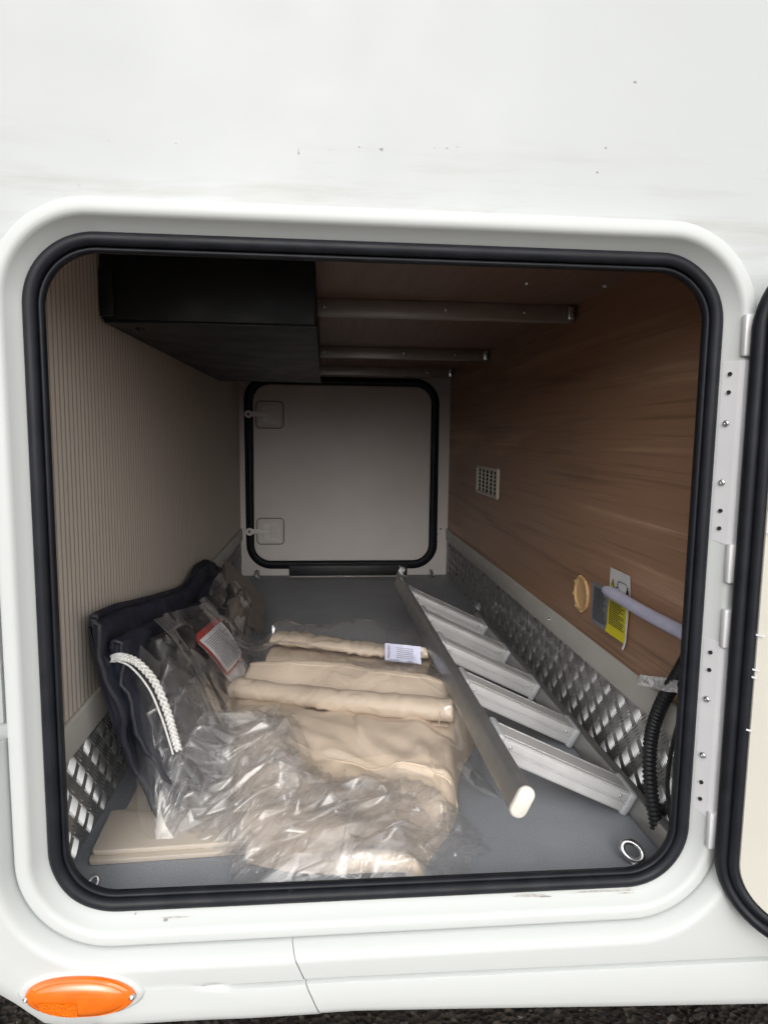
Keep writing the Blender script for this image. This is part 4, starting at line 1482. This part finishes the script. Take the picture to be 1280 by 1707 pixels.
# flap standing up behind the roll
n, mm = 60, 26
s = np.linspace(-0.005, 0.462, n)[:, None] * np.ones((1, mm))
v = np.linspace(0, 1, mm)[None, :] * np.ones((n, 1))
peak = 0.032 + 0.030 * np.exp(-((s - 0.225) / 0.12) ** 2) + 0.008 * np.sin(s * 21)
t = 0.030 + 0.105 * v + 0.004 * np.sin(s * 30 + v * 4)
Zf = 0.100 + peak * np.sin(np.clip(v * 1.9, 0, math.pi * 0.75)) - 0.055 * sstep(0.55, 1.0, v) + creases(s, v * 0.1, 30, 0.0025, 0.03, 9, 0.003)
Xc = RL.x + ax.x * s + bx_.x * t
Yc = RL.y + ax.y * s + bx_.y * t
thicken(finish('upper_flap', keep(grid_bm(Xc, Yc, Zf)), 'leather', cover, angle=60))
# hems: piped edges of the flap and of the folded panel
def surf_path(sv, tv, zf):
    return [Vector((RL.x + ax.x * a + bx_.x * b * (0.30 if b < 0 else 1.0), RL.y + ax.y * a + bx_.y * b, zf(a, b))) for a, b in zip(sv, tv)]
hem = [Vector((Xc[i, 12], Yc[i, 12], Zf[i, 12] + 0.0012)) for i in range(0, n, 2)]
bm = bmesh.new(); add_tube(bm, hem, 0.0019, 8)
finish('piped_hem', bm, 'leather', cover)
hem = [Vector((X[i, j], Y[i, j], Z[i, j] + 0.0012)) for i, j in zip(range(8, 122, 3), [int(v) for v in np.linspace(60, 52, 38)])]
bm = bmesh.new(); add_tube(bm, hem, 0.0017, 8)
finish('piped_hem', bm, 'leather', cover)
hem = [Vector((X[i, j], Y[i, j], Z[i, j] + 0.0010)) for i, j in zip([int(v) for v in np.linspace(104, 118, 26)], range(66, 14, -2))]
bm = bmesh.new(); add_tube(bm, hem, 0.0017, 8)
finish('piped_hem', bm, 'leather', cover)
# stitched seam near the end of the roll
bm = bmesh.new()
cs = RRr + ax * -0.020 + Vector((0, 0, 0.100))
path = [cs + bx_ * (0.0345 * math.cos(a)) + Vector((0, 0, 0.0268 * math.sin(a))) for a in np.linspace(-0.6, 4.0, 26)]
add_tube(bm, path, 0.0009, 6)
finish('stitched_seam', bm, 'leather', cover)

# second, smaller cover lying behind
cov2 = thing('rolled_cover', (0.03, 0.76, 0.05), 'smaller folded beige cover with a paper label behind the large one', 'cover')
FOLD = [(0.055, -0.022), (0.0, -0.024), (-0.036, -0.022), (-0.053, -0.011), (-0.053, 0.006), (-0.036, 0.016), (0.0, 0.019), (0.034, 0.018), (0.049, 0.023), (0.050, 0.033), (0.036, 0.039), (0.018, 0.040), (0.000, 0.036), (-0.016, 0.041), (-0.015, 0.052), (0.004, 0.057), (0.044, 0.052)]
thicken(finish('folded_layer', keep(sheet_sweep(Vector((-0.150, 0.785, 0.088)), Vector((0.232, 0.690, 0.088)), FOLD, 7.0, wr=0.0030)), 'leather', cov2, angle=60))
LOWF = [(0.060, -0.016), (0.0, -0.018), (-0.045, -0.017), (-0.060, -0.008), (-0.059, 0.004), (-0.040, 0.010), (0.05, 0.012)]
thicken(finish('folded_layer', keep(sheet_sweep(Vector((-0.172, 0.80, 0.062)), Vector((0.24, 0.715, 0.062)), LOWF, 21.0)), 'leather', cov2, angle=60))

# paper label on the smaller cover
lab = thing('paper_label', (0.17, 0.69, 0.10), 'small white paper label printed POLITEX on the smaller beige cover', 'label')
LB0, LB1 = Vector((-0.150, 0.785, 0.098)), Vector((0.232, 0.690, 0.098))
lax = (LB1 - LB0).normalized()
lsd = Vector((-lax.y, lax.x, 0))
def lpt(u, v, up=0.0):
    """label bent round the front of the roll; u along it, v from its top edge down"""
    t = 0.735 + 0.215 * u + 0.012 * v
    w_ = min(1.0, max(0.0, 0.08 * u + v * 0.92))
    yy = -0.022 - 0.030 * w_ - 0.004 - up * 0.8
    zz = 0.066 - 0.036 * w_ + up * 0.8
    return LB0.lerp(LB1, t) + lsd * yy + Vector((0, 0, zz - 0.008))
lnorm = ((lpt(0.4, 0.5) - lpt(0.1, 0.5)).cross(lpt(0.1, 0.6) - lpt(0.1, 0.4))).normalized()
if lnorm.y > 0:
    lnorm = -lnorm
n_ = 10
Xs = np.array([[lpt(i / n_, j / 4).x for j in range(5)] for i in range(n_ + 1)])
Ys = np.array([[lpt(i / n_, j / 4).y for j in range(5)] for i in range(n_ + 1)])
Zs = np.array([[lpt(i / n_, j / 4).z for j in range(5)] for i in range(n_ + 1)])
finish('label_sheet', grid_bm(Xs, Ys, Zs), 'paper_label', lab)
eu = (lpt(0.1, 0.5) - lpt(0.0, 0.5)).normalized()
ev = (lpt(0.11, 0.0) - lpt(0.11, 1.0)).normalized()
tx = Matrix((ev, lnorm.cross(ev), lnorm)).transposed().to_4x4()
tx.translation = lpt(0.115, 0.5, 0.0035)
finish('brand_lettering', text_bm('POLITEX', 0.0078, tx), 'ink', lab, smooth=False)
bm = bmesh.new()
g = random.Random(4)
for r in range(6):
    v0 = 0.2 + r * 0.11
    u = 0.3 + g.uniform(0, 0.05)
    while u < 0.75:
        w = g.uniform(0.03, 0.08)
        add_quad(bm, [lpt(u, v0, 0.0012), lpt(u + w, v0, 0.0012), lpt(u + w, v0 + 0.035, 0.0012), lpt(u, v0 + 0.035, 0.0012)])
        u += w + 0.02
finish('small_print', bm, 'ink_grey', lab, smooth=False, kind='stuff')

# ------------------------------------------------------------------ navy folded cover leaning on the ribbed wall
bag = thing('navy_cover', (-0.3, 0.7, 0.0), 'navy fabric windscreen cover folded and leaning against the ribbed wall', 'fabric cover')
def ztop(y):
    return float(np.interp(y, [0.20, 0.31, 0.54, 0.80, 0.91, 1.03, 1.16, 1.30, 1.46], [0.346, 0.335, 0.293, 0.250, 0.236, 0.252, 0.252, 0.215, 0.150]))
def lean_sheet(y0, y1, th, dx, dz, foot, seed, n=90, mm=44, wr=0.011, mat='navy', name='outer_layer', zlow=0.0185, round_=0.012, zmax=None):
    """padded sheet: cross-section is a leaning, rounded slab"""
    bm = bmesh.new()
    rows = []
    for i in range(n):
        u = i / (n - 1)
        y = y0 + (y1 - y0) * u
        zt = ztop(y) - dz
        if zmax:
            zt = min(zt, zmax)
        endr = math.sqrt(max(0, 1 - (1 - min(1, min(u, 1 - u) * (y1 - y0) / 0.03 + 0.03)) ** 2))
        row = []
        for k in range(mm):
            a = k / mm
            # go up the wall side, over the top, down the room side
            if a < 0.42:
                h = a / 0.42; side = -1
            elif a < 0.58:
                h = 1.0; side = -math.cos((a - 0.42) / 0.16 * math.pi)
            else:
                h = 1 - (a - 0.58) / 0.42; side = 1
            xc = XL + 0.014 + dx + (foot + 0.05 * (0.24 - y)) * (1 - h) ** 1.35
            z = zlow + (zt - zlow) * h + (th * 0.5 * math.sin((a - 0.42) / 0.16 * math.pi) if 0.42 <= a < 0.58 else 0)
            x = xc + side * th * 0.5 * endr
            w = noise.fractal(Vector((y * 5.5 + seed, h * 4.5 + side, seed * 1.7)), 0.9, 2, 4) * wr * (1 if side > -0.5 else 0.3)
            w += 0.35 * wr * math.sin(y * 30 + h * 9 + seed) * h
            row.append(bm.verts.new((x + w, y + 0.012 * math.sin(h * 5 + seed) * (1 - u), z + w * 0.3)))
        rows.append(row)
    for ra, rb in zip(rows, rows[1:]):
        for k in range(mm):
            bm.faces.new((ra[k], ra[(k + 1) % mm], rb[(k + 1) % mm], rb[k]))
    bm.faces.new(list(reversed(rows[0]))); bm.faces.new(rows[-1])
    return bm, rows
bm, rows = lean_sheet(0.205, 1.40, 0.026, 0.010, 0.004, 0.085, 1.0)
edge_path = [v.co.copy() for v in rows[0][19:44]]
top_path = [r[21].co + Vector((0.003, 0, 0.004)) for r in rows]
ol = finish('outer_layer', keep(bm), 'navy', bag, angle=60)
bm = bmesh.new(); add_tube(bm, top_path, 0.0065, 8)
finish('bound_edge', bm, 'navy_edge', ol)
bm = bmesh.new(); add_tube(bm, [p + Vector((0.004, -0.003, 0.002)) for p in edge_path], 0.0062, 8)
finish('bound_edge', bm, 'navy_edge', ol)
bm, rows = lean_sheet(0.225, 1.20, 0.030, 0.034, 0.045, 0.095, 2.3, wr=0.014)
edge2 = [v.co.copy() for v in rows[0][19:44]]
ol2 = finish('inner_fold', keep(bm), 'navy', bag, angle=60)
bm = bmesh.new(); add_tube(bm, [p + Vector((0.003, -0.004, 0.0)) for p in edge2], 0.0045, 8)
finish('bound_edge', bm, 'navy_edge', ol2)
bm, rows = lean_sheet(0.300, 1.12, 0.056, 0.078, 0.070, 0.085, 4.1, wr=0.016)
finish('padding', keep(bm), 'charcoal', bag, angle=60)
bm, rows = lean_sheet(0.560, 1.34, 0.030, 0.112, 0.085, 0.075, 7.7, wr=0.015)
pad = finish('padding', keep(bm), 'taupe', bag, angle=60)
# taupe corner standing at the far end
n, mm = 22, 22
P = [Vector((-0.352, 1.235, 0.240)), Vector((-0.300, 0.93, 0.150)), Vector((-0.228, 1.11, 0.040)), Vector((-0.236, 1.37, 0.075))]
Xs = np.zeros((n, mm)); Ys = Xs.copy(); Zs = Xs.copy()
for i in range(n):
    for j in range(mm):
        u, v_ = i / (n - 1), j / (mm - 1)
        p = P[0] * (1 - u) * (1 - v_) + P[1] * u * (1 - v_) + P[2] * u * v_ + P[3] * (1 - u) * v_
        p = p + Vector((0.8, -0.2, 0.5)) * (0.030 + 0.006 * math.sin(u * 5 + v_ * 4))
        Xs[i, j], Ys[i, j], Zs[i, j] = p
bm = grid_bm(Xs, Ys, Zs); solidify(bm, 0.004)
finish('turned_corner', bm, 'taupe', bag, angle=60)

# white braided cord on the navy cover: three strands
rp = catmull([(-0.352, 0.222, 0.286), (-0.338, 0.222, 0.289), (-0.314, 0.226, 0.277), (-0.289, 0.230, 0.243), (-0.272, 0.232, 0.195), (-0.262, 0.230, 0.158), (-0.254, 0.228, 0.128)], 120)
cord = thing('braided_cord', (-0.29, 0.28, 0.06), 'white braided cord looped over the near end of the navy cover', 'cord')
for off in (Vector((0, 0, 0)),):
    for q in range(3):
        pts = []
        for i, p in enumerate(rp):
            t_ = (rp[min(i + 1, 119)] - rp[max(i - 1, 0)]).normalized()
            sdv = t_.cross(Vector((0, -1, 0.2))).normalized()
            o = sdv.cross(t_)
            ph = i * 0.50 + q * 2 * math.pi / 3
            pts.append(p + off + sdv * (0.0046 * math.sin(ph)) + o * (0.0022 * math.sin(2 * ph)))
        bm = bmesh.new(); add_tube(bm, pts, 0.0025, 7)
        finish('strand', bm, 'rope', cord)

bm = bmesh.new(); add_tube(bm, [p + Vector((-0.0085, -0.002, -0.0085 + 0.003 * math.sin(i * 0.07))) for i, p in enumerate(rp)], 0.0017, 7)
finish('side_strand', bm, 'rope', cord)
# leaflet with a red border
leaf = thing('leaflet', (-0.27, 0.85, 0.03), 'white instruction leaflet with a red border lying against the wrapped navy cover', 'leaflet')
LA_ = (Vector((-0.274, 0.453, 0.248)), Vector((-0.263, 0.685, 0.225)), Vector((-0.210, 0.734, 0.120)), Vector((-0.219, 0.545, 0.137)))
LN = ((LA_[1] - LA_[0]).cross(LA_[3] - LA_[0])).normalized()
if LN.x < 0:
    LN = -LN
def leafp(u, v_, up=0.0):
    a = LA_[0].lerp(LA_[1], u); b = LA_[3].lerp(LA_[2], u)
    return a.lerp(b, v_) + LN * (up + 0.008 * math.sin(u * 3) * v_ + 0.004 * math.sin(v_ * 4))
def leaf_grid(u0, u1, v0, v1, up, n=12):
    XX = np.zeros((n, n)); YY = XX.copy(); ZZ = XX.copy()
    for i in range(n):
        for j in range(n):
            XX[i, j], YY[i, j], ZZ[i, j] = leafp(u0 + (u1 - u0) * i / (n - 1), v0 + (v1 - v0) * j / (n - 1), up)
    return grid_bm(XX, YY, ZZ)
finish('page', leaf_grid(0, 1, 0, 1, 0.0), 'red_print', leaf)
finish('page', leaf_grid(0.03, 0.97, 0.10, 1.26, -0.005), 'paper', leaf)
finish('printed_field', leaf_grid(0.05, 0.965, 0.12, 0.95, 0.0012), 'paper', leaf)
bm = bmesh.new()
g = random.Random(9)
for r in range(17):
    v0 = 0.20 + r * 0.042
    u = 0.12
    end = g.uniform(0.65, 0.92)
    while u < end:
        w = g.uniform(0.03, 0.09)
        add_quad(bm, [leafp(u, v0, 0.002), leafp(u + w, v0, 0.002), leafp(u + w, v0 + 0.016, 0.002), leafp(u, v0 + 0.016, 0.002)])
        u += w + 0.012
finish('small_print', bm, 'ink_grey', leaf, smooth=False, kind='stuff')

# ------------------------------------------------------------------ clear plastic
def drape_field(x0, x1, y0, y1, nx, ny):
    trees = [BVHTree.FromPolygons(v, f) for v, f in DRAPE]
    xs = np.linspace(x0, x1, nx); ys = np.linspace(y0, y1, ny)
    H = np.zeros((nx, ny)) + 0.001
    for i, x in enumerate(xs):
        for j, y in enumerate(ys):
            for t in trees:
                h = t.ray_cast(Vector((x, y, 0.6)), Vector((0, 0, -1)))[0]
                if h is not None and h.z > H[i, j]:
                    H[i, j] = h.z
    return xs, ys, H
def blur(H, k, it=1):
    for _ in range(it):
        for ax_ in (0, 1):
            P_ = np.pad(H, [(k, k) if a == ax_ else (0, 0) for a in (0, 1)], mode='edge')
            H = sum(np.take(P_, range(i, i + H.shape[ax_]), axis=ax_) for i in range(2 * k + 1)) / (2 * k + 1)
    return H
def dilate(H, k):
    for ax_ in (0, 1):
        P_ = np.pad(H, [(k, k) if a == ax_ else (0, 0) for a in (0, 1)], mode='edge')
        H = np.maximum.reduce([np.take(P_, range(i, i + H.shape[ax_]), axis=ax_) for i in range(2 * k + 1)])
    return H
DX0, DX1, DY0, DY1, DN, DM = -0.38, 0.34, 0.03, 1.15, 90, 140
dxs, dys, DH = drape_field(DX0, DX1, DY0, DY1, DN, DM)
def sample(F, X, Y):
    u = np.clip((X - DX0) / (DX1 - DX0) * (DN - 1), 0, DN - 1.001)
    v = np.clip((Y - DY0) / (DY1 - DY0) * (DM - 1), 0, DM - 1.001)
    i, j = u.astype(int), v.astype(int)
    a, b = u - i, v - j
    return F[i, j] * (1 - a) * (1 - b) + F[i + 1, j] * a * (1 - b) + F[i, j + 1] * (1 - a) * b + F[i + 1, j + 1] * a * b

pb = thing('plastic_bag', (0.0, 0.5, 0.0), 'clear plastic bag over the beige covers with its crumpled mouth towards the sill', 'plastic bag')
def ridges(X, Y, k, h, w, ln, seed, dirs=None, region=None):
    """many thin sharp folds of the film, straight or slightly bowed"""
    g = np.random.default_rng(seed)
    H = np.zeros_like(X)
    for _ in range(k):
        cx, cy = g.uniform(X.min(), X.max()), g.uniform(Y.min(), Y.max())
        a = g.uniform(0, math.pi) if dirs is None or g.uniform() < 0.3 else g.normal(dirs[0], dirs[1])
        L = ln * g.uniform(0.35, 1.6)
        dx, dy = X - cx, Y - cy
        al = dx * math.cos(a) + dy * math.sin(a)
        sel = np.abs(al) < L * 1.5
        if not sel.any():
            continue
        d = -dx * math.sin(a) + dy * math.cos(a) + g.normal(0, 2.0) * al * al
        ww = w * g.uniform(0.6, 2.2)
        asym = np.where(d > 0, 1.0, g.uniform(0.4, 2.4))
        H += g.choice((-0.6, 1, 1)) * h * g.uniform(0.3, 1.0) * np.exp(-np.abs(d) * asym / ww) * np.exp(-(al / L) ** 4)
    return H
SM = blur(dilate(DH, 2), 4, 2)
def smooth_film():
    n, mm = 210, 250
    X = np.linspace(-0.275, 0.292, n)[:, None] * np.ones((1, mm))
    Y = np.linspace(0.26, 1.03, mm)[None, :] * np.ones((n, 1))
    d = np.minimum(np.minimum(X + 0.275, 0.292 - X), 1.03 - Y)
    k = np.sqrt(np.clip(1 - (1 - np.clip(d / 0.07, 0, 1)) ** 2, 0, 1))
    base = np.maximum(sample(DH, X, Y) + 0.004, sample(SM, X, Y) + 0.010)
    W = creases(X, Y, 46, 0.011, 0.16, 31, 0.002, (0.75, 0.35)) + creases(X, Y, 60, 0.0045, 0.06, 32, 0.001, (0.9, 0.6))
    W = W + ridges(X, Y, 70, 0.0060, 0.0042, 0.13, 33, (0.85, 0.35)) + ridges(X, Y, 60, 0.0045, 0.0035, 0.09, 34, (2.2, 0.5)) + ridges(X, Y, 90, 0.003, 0.003, 0.05, 35)
    Z = np.maximum(sample(DH, X, Y) + 0.003, base + W) * k + 0.002
    Z = np.maximum(Z, 0.002)
    wx = 0.006 * np.sin(Y * 31) * (1 - k); wy = 0.01 * np.sin(X * 23) * (1 - k)
    return X + wx, Y + wy, Z
finish('film_sheet', grid_bm(*smooth_film()), 'film', pb, angle=20)

def polar_film(poly, centre, nr, nt, seed, lift, amp):
    P_ = catmull([Vector((x, y, 0)) for x, y in poly + poly[:1]], nt + 1)[:-1]
    g = np.random.default_rng(seed)
    bx2 = np.array([p.x for p in P_]); by2 = np.array([p.y for p in P_])
    th = np.arange(nt) / nt * 2 * math.pi
    jag = 1 + 0.03 * np.sign(np.sin(th * 9 + seed)) * np.abs(np.sin(th * 9 + seed)) ** 0.5 + 0.02 * np.sin(th * 23 + seed)
    rho = np.linspace(0, 1, nr)[:, None] ** 0.75
    X = centre[0] + rho * (bx2 - centre[0])[None, :] * jag[None, :]
    Y = centre[1] + rho * (by2 - centre[1])[None, :] * jag[None, :]
    Y = np.maximum(Y, 0.047 + 0.004 * np.sin(X * 40))
    d = (1 - rho) * np.hypot(bx2 - centre[0], by2 - centre[1])[None, :]
    k = np.sqrt(np.clip(1 - (1 - np.clip(d / 0.07, 0, 1)) ** 2, 0, 1))
    base = np.maximum(sample(DH, X, Y) + 0.003, sample(SM, X, Y) + 0.002)
    hump = np.exp(-((X + 0.115) / 0.075) ** 2 - ((Y - 0.335) / 0.085) ** 2)
    W = creases(X, Y, 70, amp * 1.3, 0.09, seed, 0.0) + creases(X, Y, 110, amp * 0.55, 0.04, seed + 1, 0.0)
    W += ridges(X, Y, 260, amp * 0.55, 0.0030, 0.05, seed + 5, (0.55, 0.6)) + ridges(X, Y, 130, amp * 0.95, 0.0052, 0.09, seed + 6, (0.75, 0.7))
    W = np.where(W > 0, W, W * 0.5)
    Z = np.maximum(sample(DH, X, Y) + 0.0018, base + (lift + 0.028 * hump) * k + W * (0.25 + 0.75 * k))
    rim = np.clip(d / 0.03, 0, 1)
    Z = np.maximum(0.004, Z * (0.45 + 0.55 * rim))
    X = X + ridges(X, Y, 90, amp * 0.6, 0.010, 0.06, seed + 7)
    bm = bmesh.new()
    rows = [[bm.verts.new((X[i, j], Y[i, j], Z[i, j])) for j in range(nt)] for i in range(1, nr)]
    for a_, b_ in zip(rows, rows[1:]):
        for j in range(nt):
            bm.faces.new((a_[j], a_[(j + 1) % nt], b_[(j + 1) % nt], b_[j]))
    cv = bm.verts.new((centre[0], centre[1], float(Z[0, 0])))
    for j in range(nt):
        bm.faces.new((cv, rows[0][(j + 1) % nt], rows[0][j]))
    return bm
MOUTH = [(-0.325, 0.277), (-0.262, 0.150), (-0.170, 0.128), (-0.140, 0.045), (0.0, 0.042), (0.13, 0.042), (0.205, 0.078), (0.232, 0.145), (0.185, 0.230), (0.06, 0.262), (-0.02, 0.285), (-0.055, 0.36), (-0.09, 0.425), (-0.18, 0.425), (-0.265, 0.385)]
def shard_film(poly, npts, seed, lift, sig, ang, stretch, hump_h):
    """crumpled film: long flat shards between straight creases"""
    g = np.random.default_rng(seed)
    B_ = [Vector((p.x, p.y)) for p in catmull([Vector((x, y, 0)) for x, y in poly + poly[:1]], 110)[:-1]]
    B_ = [b + Vector(g.normal(0, 0.003, 2)) for b in B_]
    ca, sa = math.cos(ang), math.sin(ang)
    def fwd(x, y):                                     # stretched space, so triangles come out long and thin
        return Vector(((x * ca + y * sa) / stretch, -x * sa + y * ca))
    def inv(p):
        u, v = p[0] * stretch, p[1]
        return u * ca - v * sa, u * sa + v * ca
    bx0, bx1 = min(b.x for b in B_), max(b.x for b in B_)
    by0, by1 = min(b.y for b in B_), max(b.y for b in B_)
    bxy = np.array([[b.x, b.y] for b in B_])
    pts = []
    def inside(x, y):
        c_ = False
        j = len(bxy) - 1
        for i in range(len(bxy)):
            if (bxy[i, 1] > y) != (bxy[j, 1] > y) and x < (bxy[j, 0] - bxy[i, 0]) * (y - bxy[i, 1]) / (bxy[j, 1] - bxy[i, 1]) + bxy[i, 0]:
                c_ = not c_
            j = i
        return c_
    while len(pts) < npts:
        x, y = g.uniform(bx0, bx1), g.uniform(by0, by1)
        if inside(x, y):
            pts.append((x, y))
    allp = [fwd(b.x, b.y) for b in B_] + [fwd(x, y) for x, y in pts]
    nb = len(B_)
    from mathutils.geometry import delaunay_2d_cdt
    vs, es, fs, *_ = delaunay_2d_cdt(allp, [(i, (i + 1) % nb) for i in range(nb)], [], 1, 1e-5)
    XY = np.array([inv(v) for v in vs])
    X, Y = XY[:, 0], XY[:, 1]
    d = np.min(np.hypot(X[:, None] - bxy[None, :, 0], Y[:, None] - bxy[None, :, 1]), axis=1)
    k = np.sqrt(np.clip(1 - (1 - np.clip(d / 0.06, 0, 1)) ** 2, 0, 1))
    base = np.maximum(sample(DH, X, Y) + 0.003, sample(SM, X, Y) + 0.001)
    hump = np.exp(-((X + 0.115) / 0.075) ** 2 - ((Y - 0.335) / 0.085) ** 2)
    swell = 0.007 * np.sin(X * 31 + seed) * np.sin(Y * 37 + seed * 2)
    amp = np.where(g.uniform(size=len(X)) < 0.30, sig * 1.75, sig * 0.30)
    Z = base + (lift + hump_h * hump + swell) * k + g.normal(0, 1, len(X)) * amp * (0.35 + 0.65 * k)
    Z = np.maximum(Z, sample(DH, X, Y) + 0.0016)
    Z = np.maximum(0.004, Z * (0.45 + 0.55 * np.clip(d / 0.03, 0, 1)))
    Y = np.maximum(Y, 0.046)
    bm = from_data([(float(a), float(b), float(c_)) for a, b, c_ in zip(X, Y, Z)], [list(f) for f in fs])
    lay = bm.edges.layers.float.new('crease_edge')
    for e in bm.edges:
        r = g.uniform()
        e[lay] = 1.0 if r < 0.60 else 0.8
    return bm
def add_shard(*args):
    o = finish('crumpled_mouth', shard_film(*args), 'film_crumple', pb, angle=181)
    md = o.modifiers.new('folds', 'SUBSURF')
    md.levels = md.render_levels = 2
    md.subdivision_type = 'CATMULL_CLARK'
WIDE = [(x - (0.02 if x < -0.2 else 0.0), y + (0.015 if y > 0.3 else 0)) for x, y in MOUTH]
finish('crumpled_mouth', polar_film(WIDE, (-0.05, 0.215), 150, 520, 101, 0.003, 0.0045), 'film_crumple', pb, angle=14)
add_shard(MOUTH, 1500, 21, 0.006, 0.0050, 0.60, 3.4, 0.020)
add_shard([(x * 0.94 - 0.004, 0.050 + (y - 0.045) * 0.97) for x, y in MOUTH], 900, 34, 0.013, 0.0066, 1.05, 4.0, 0.028)
add_shard([(x * 0.82 - 0.02, 0.052 + (y - 0.045) * 0.90) for x, y in MOUTH], 420, 47, 0.020, 0.0080, 0.25, 4.0, 0.032)
# loose tail resting on the sill rubber
n, mm = 26, 20
u = np.linspace(0, 1, n)[:, None] * np.ones((1, mm)); v_ = np.linspace(0, 1, mm)[None, :] * np.ones((n, 1))
Xt = -0.045 + 0.13 * u - 0.02 * v_
Yt = 0.100 - (0.105 - 0.075 * u) * v_
Zt = 0.045 + 0.012 * np.sin(v_ * 3.0) + creases(u * 0.13, v_ * 0.1, 40, 0.004, 0.03, 77) - 0.012 * v_
finish('loose_tail', grid_bm(Xt, Yt, Zt), 'film_crumple', pb, angle=25)

# film round the navy cover
pf = thing('plastic_wrap', (-0.25, 0.7, 0.0), 'clear plastic wrap over the room side of the navy cover', 'plastic wrap')
n, mm = 200, 90
Yg = np.linspace(0.33, 1.36, n)[:, None] * np.ones((1, mm))
h = np.linspace(0, 1, mm)[None, :] * np.ones((n, 1))
zt = np.vectorize(ztop)(Yg) - 0.012
Zg = 0.022 + (zt - 0.022) * h
Xg = XL + 0.158 + (0.075 + 0.05 * (0.24 - Yg)) * (1 - h) ** 1.3 - 0.085 * h ** 2.5
W = creases(Yg, Zg, 60, 0.010, 0.13, 51, 0.001, (1.1, 0.5)) + creases(Yg, Zg, 90, 0.004, 0.05, 52, 0.001) + ridges(Yg, Zg, 80, 0.006, 0.004, 0.10, 53, (1.1, 0.5))
Xg = Xg + np.maximum(W, -0.004) + 0.004
finish('film_sheet', grid_bm(Xg, Yg, Zg), 'film', pf, angle=20)
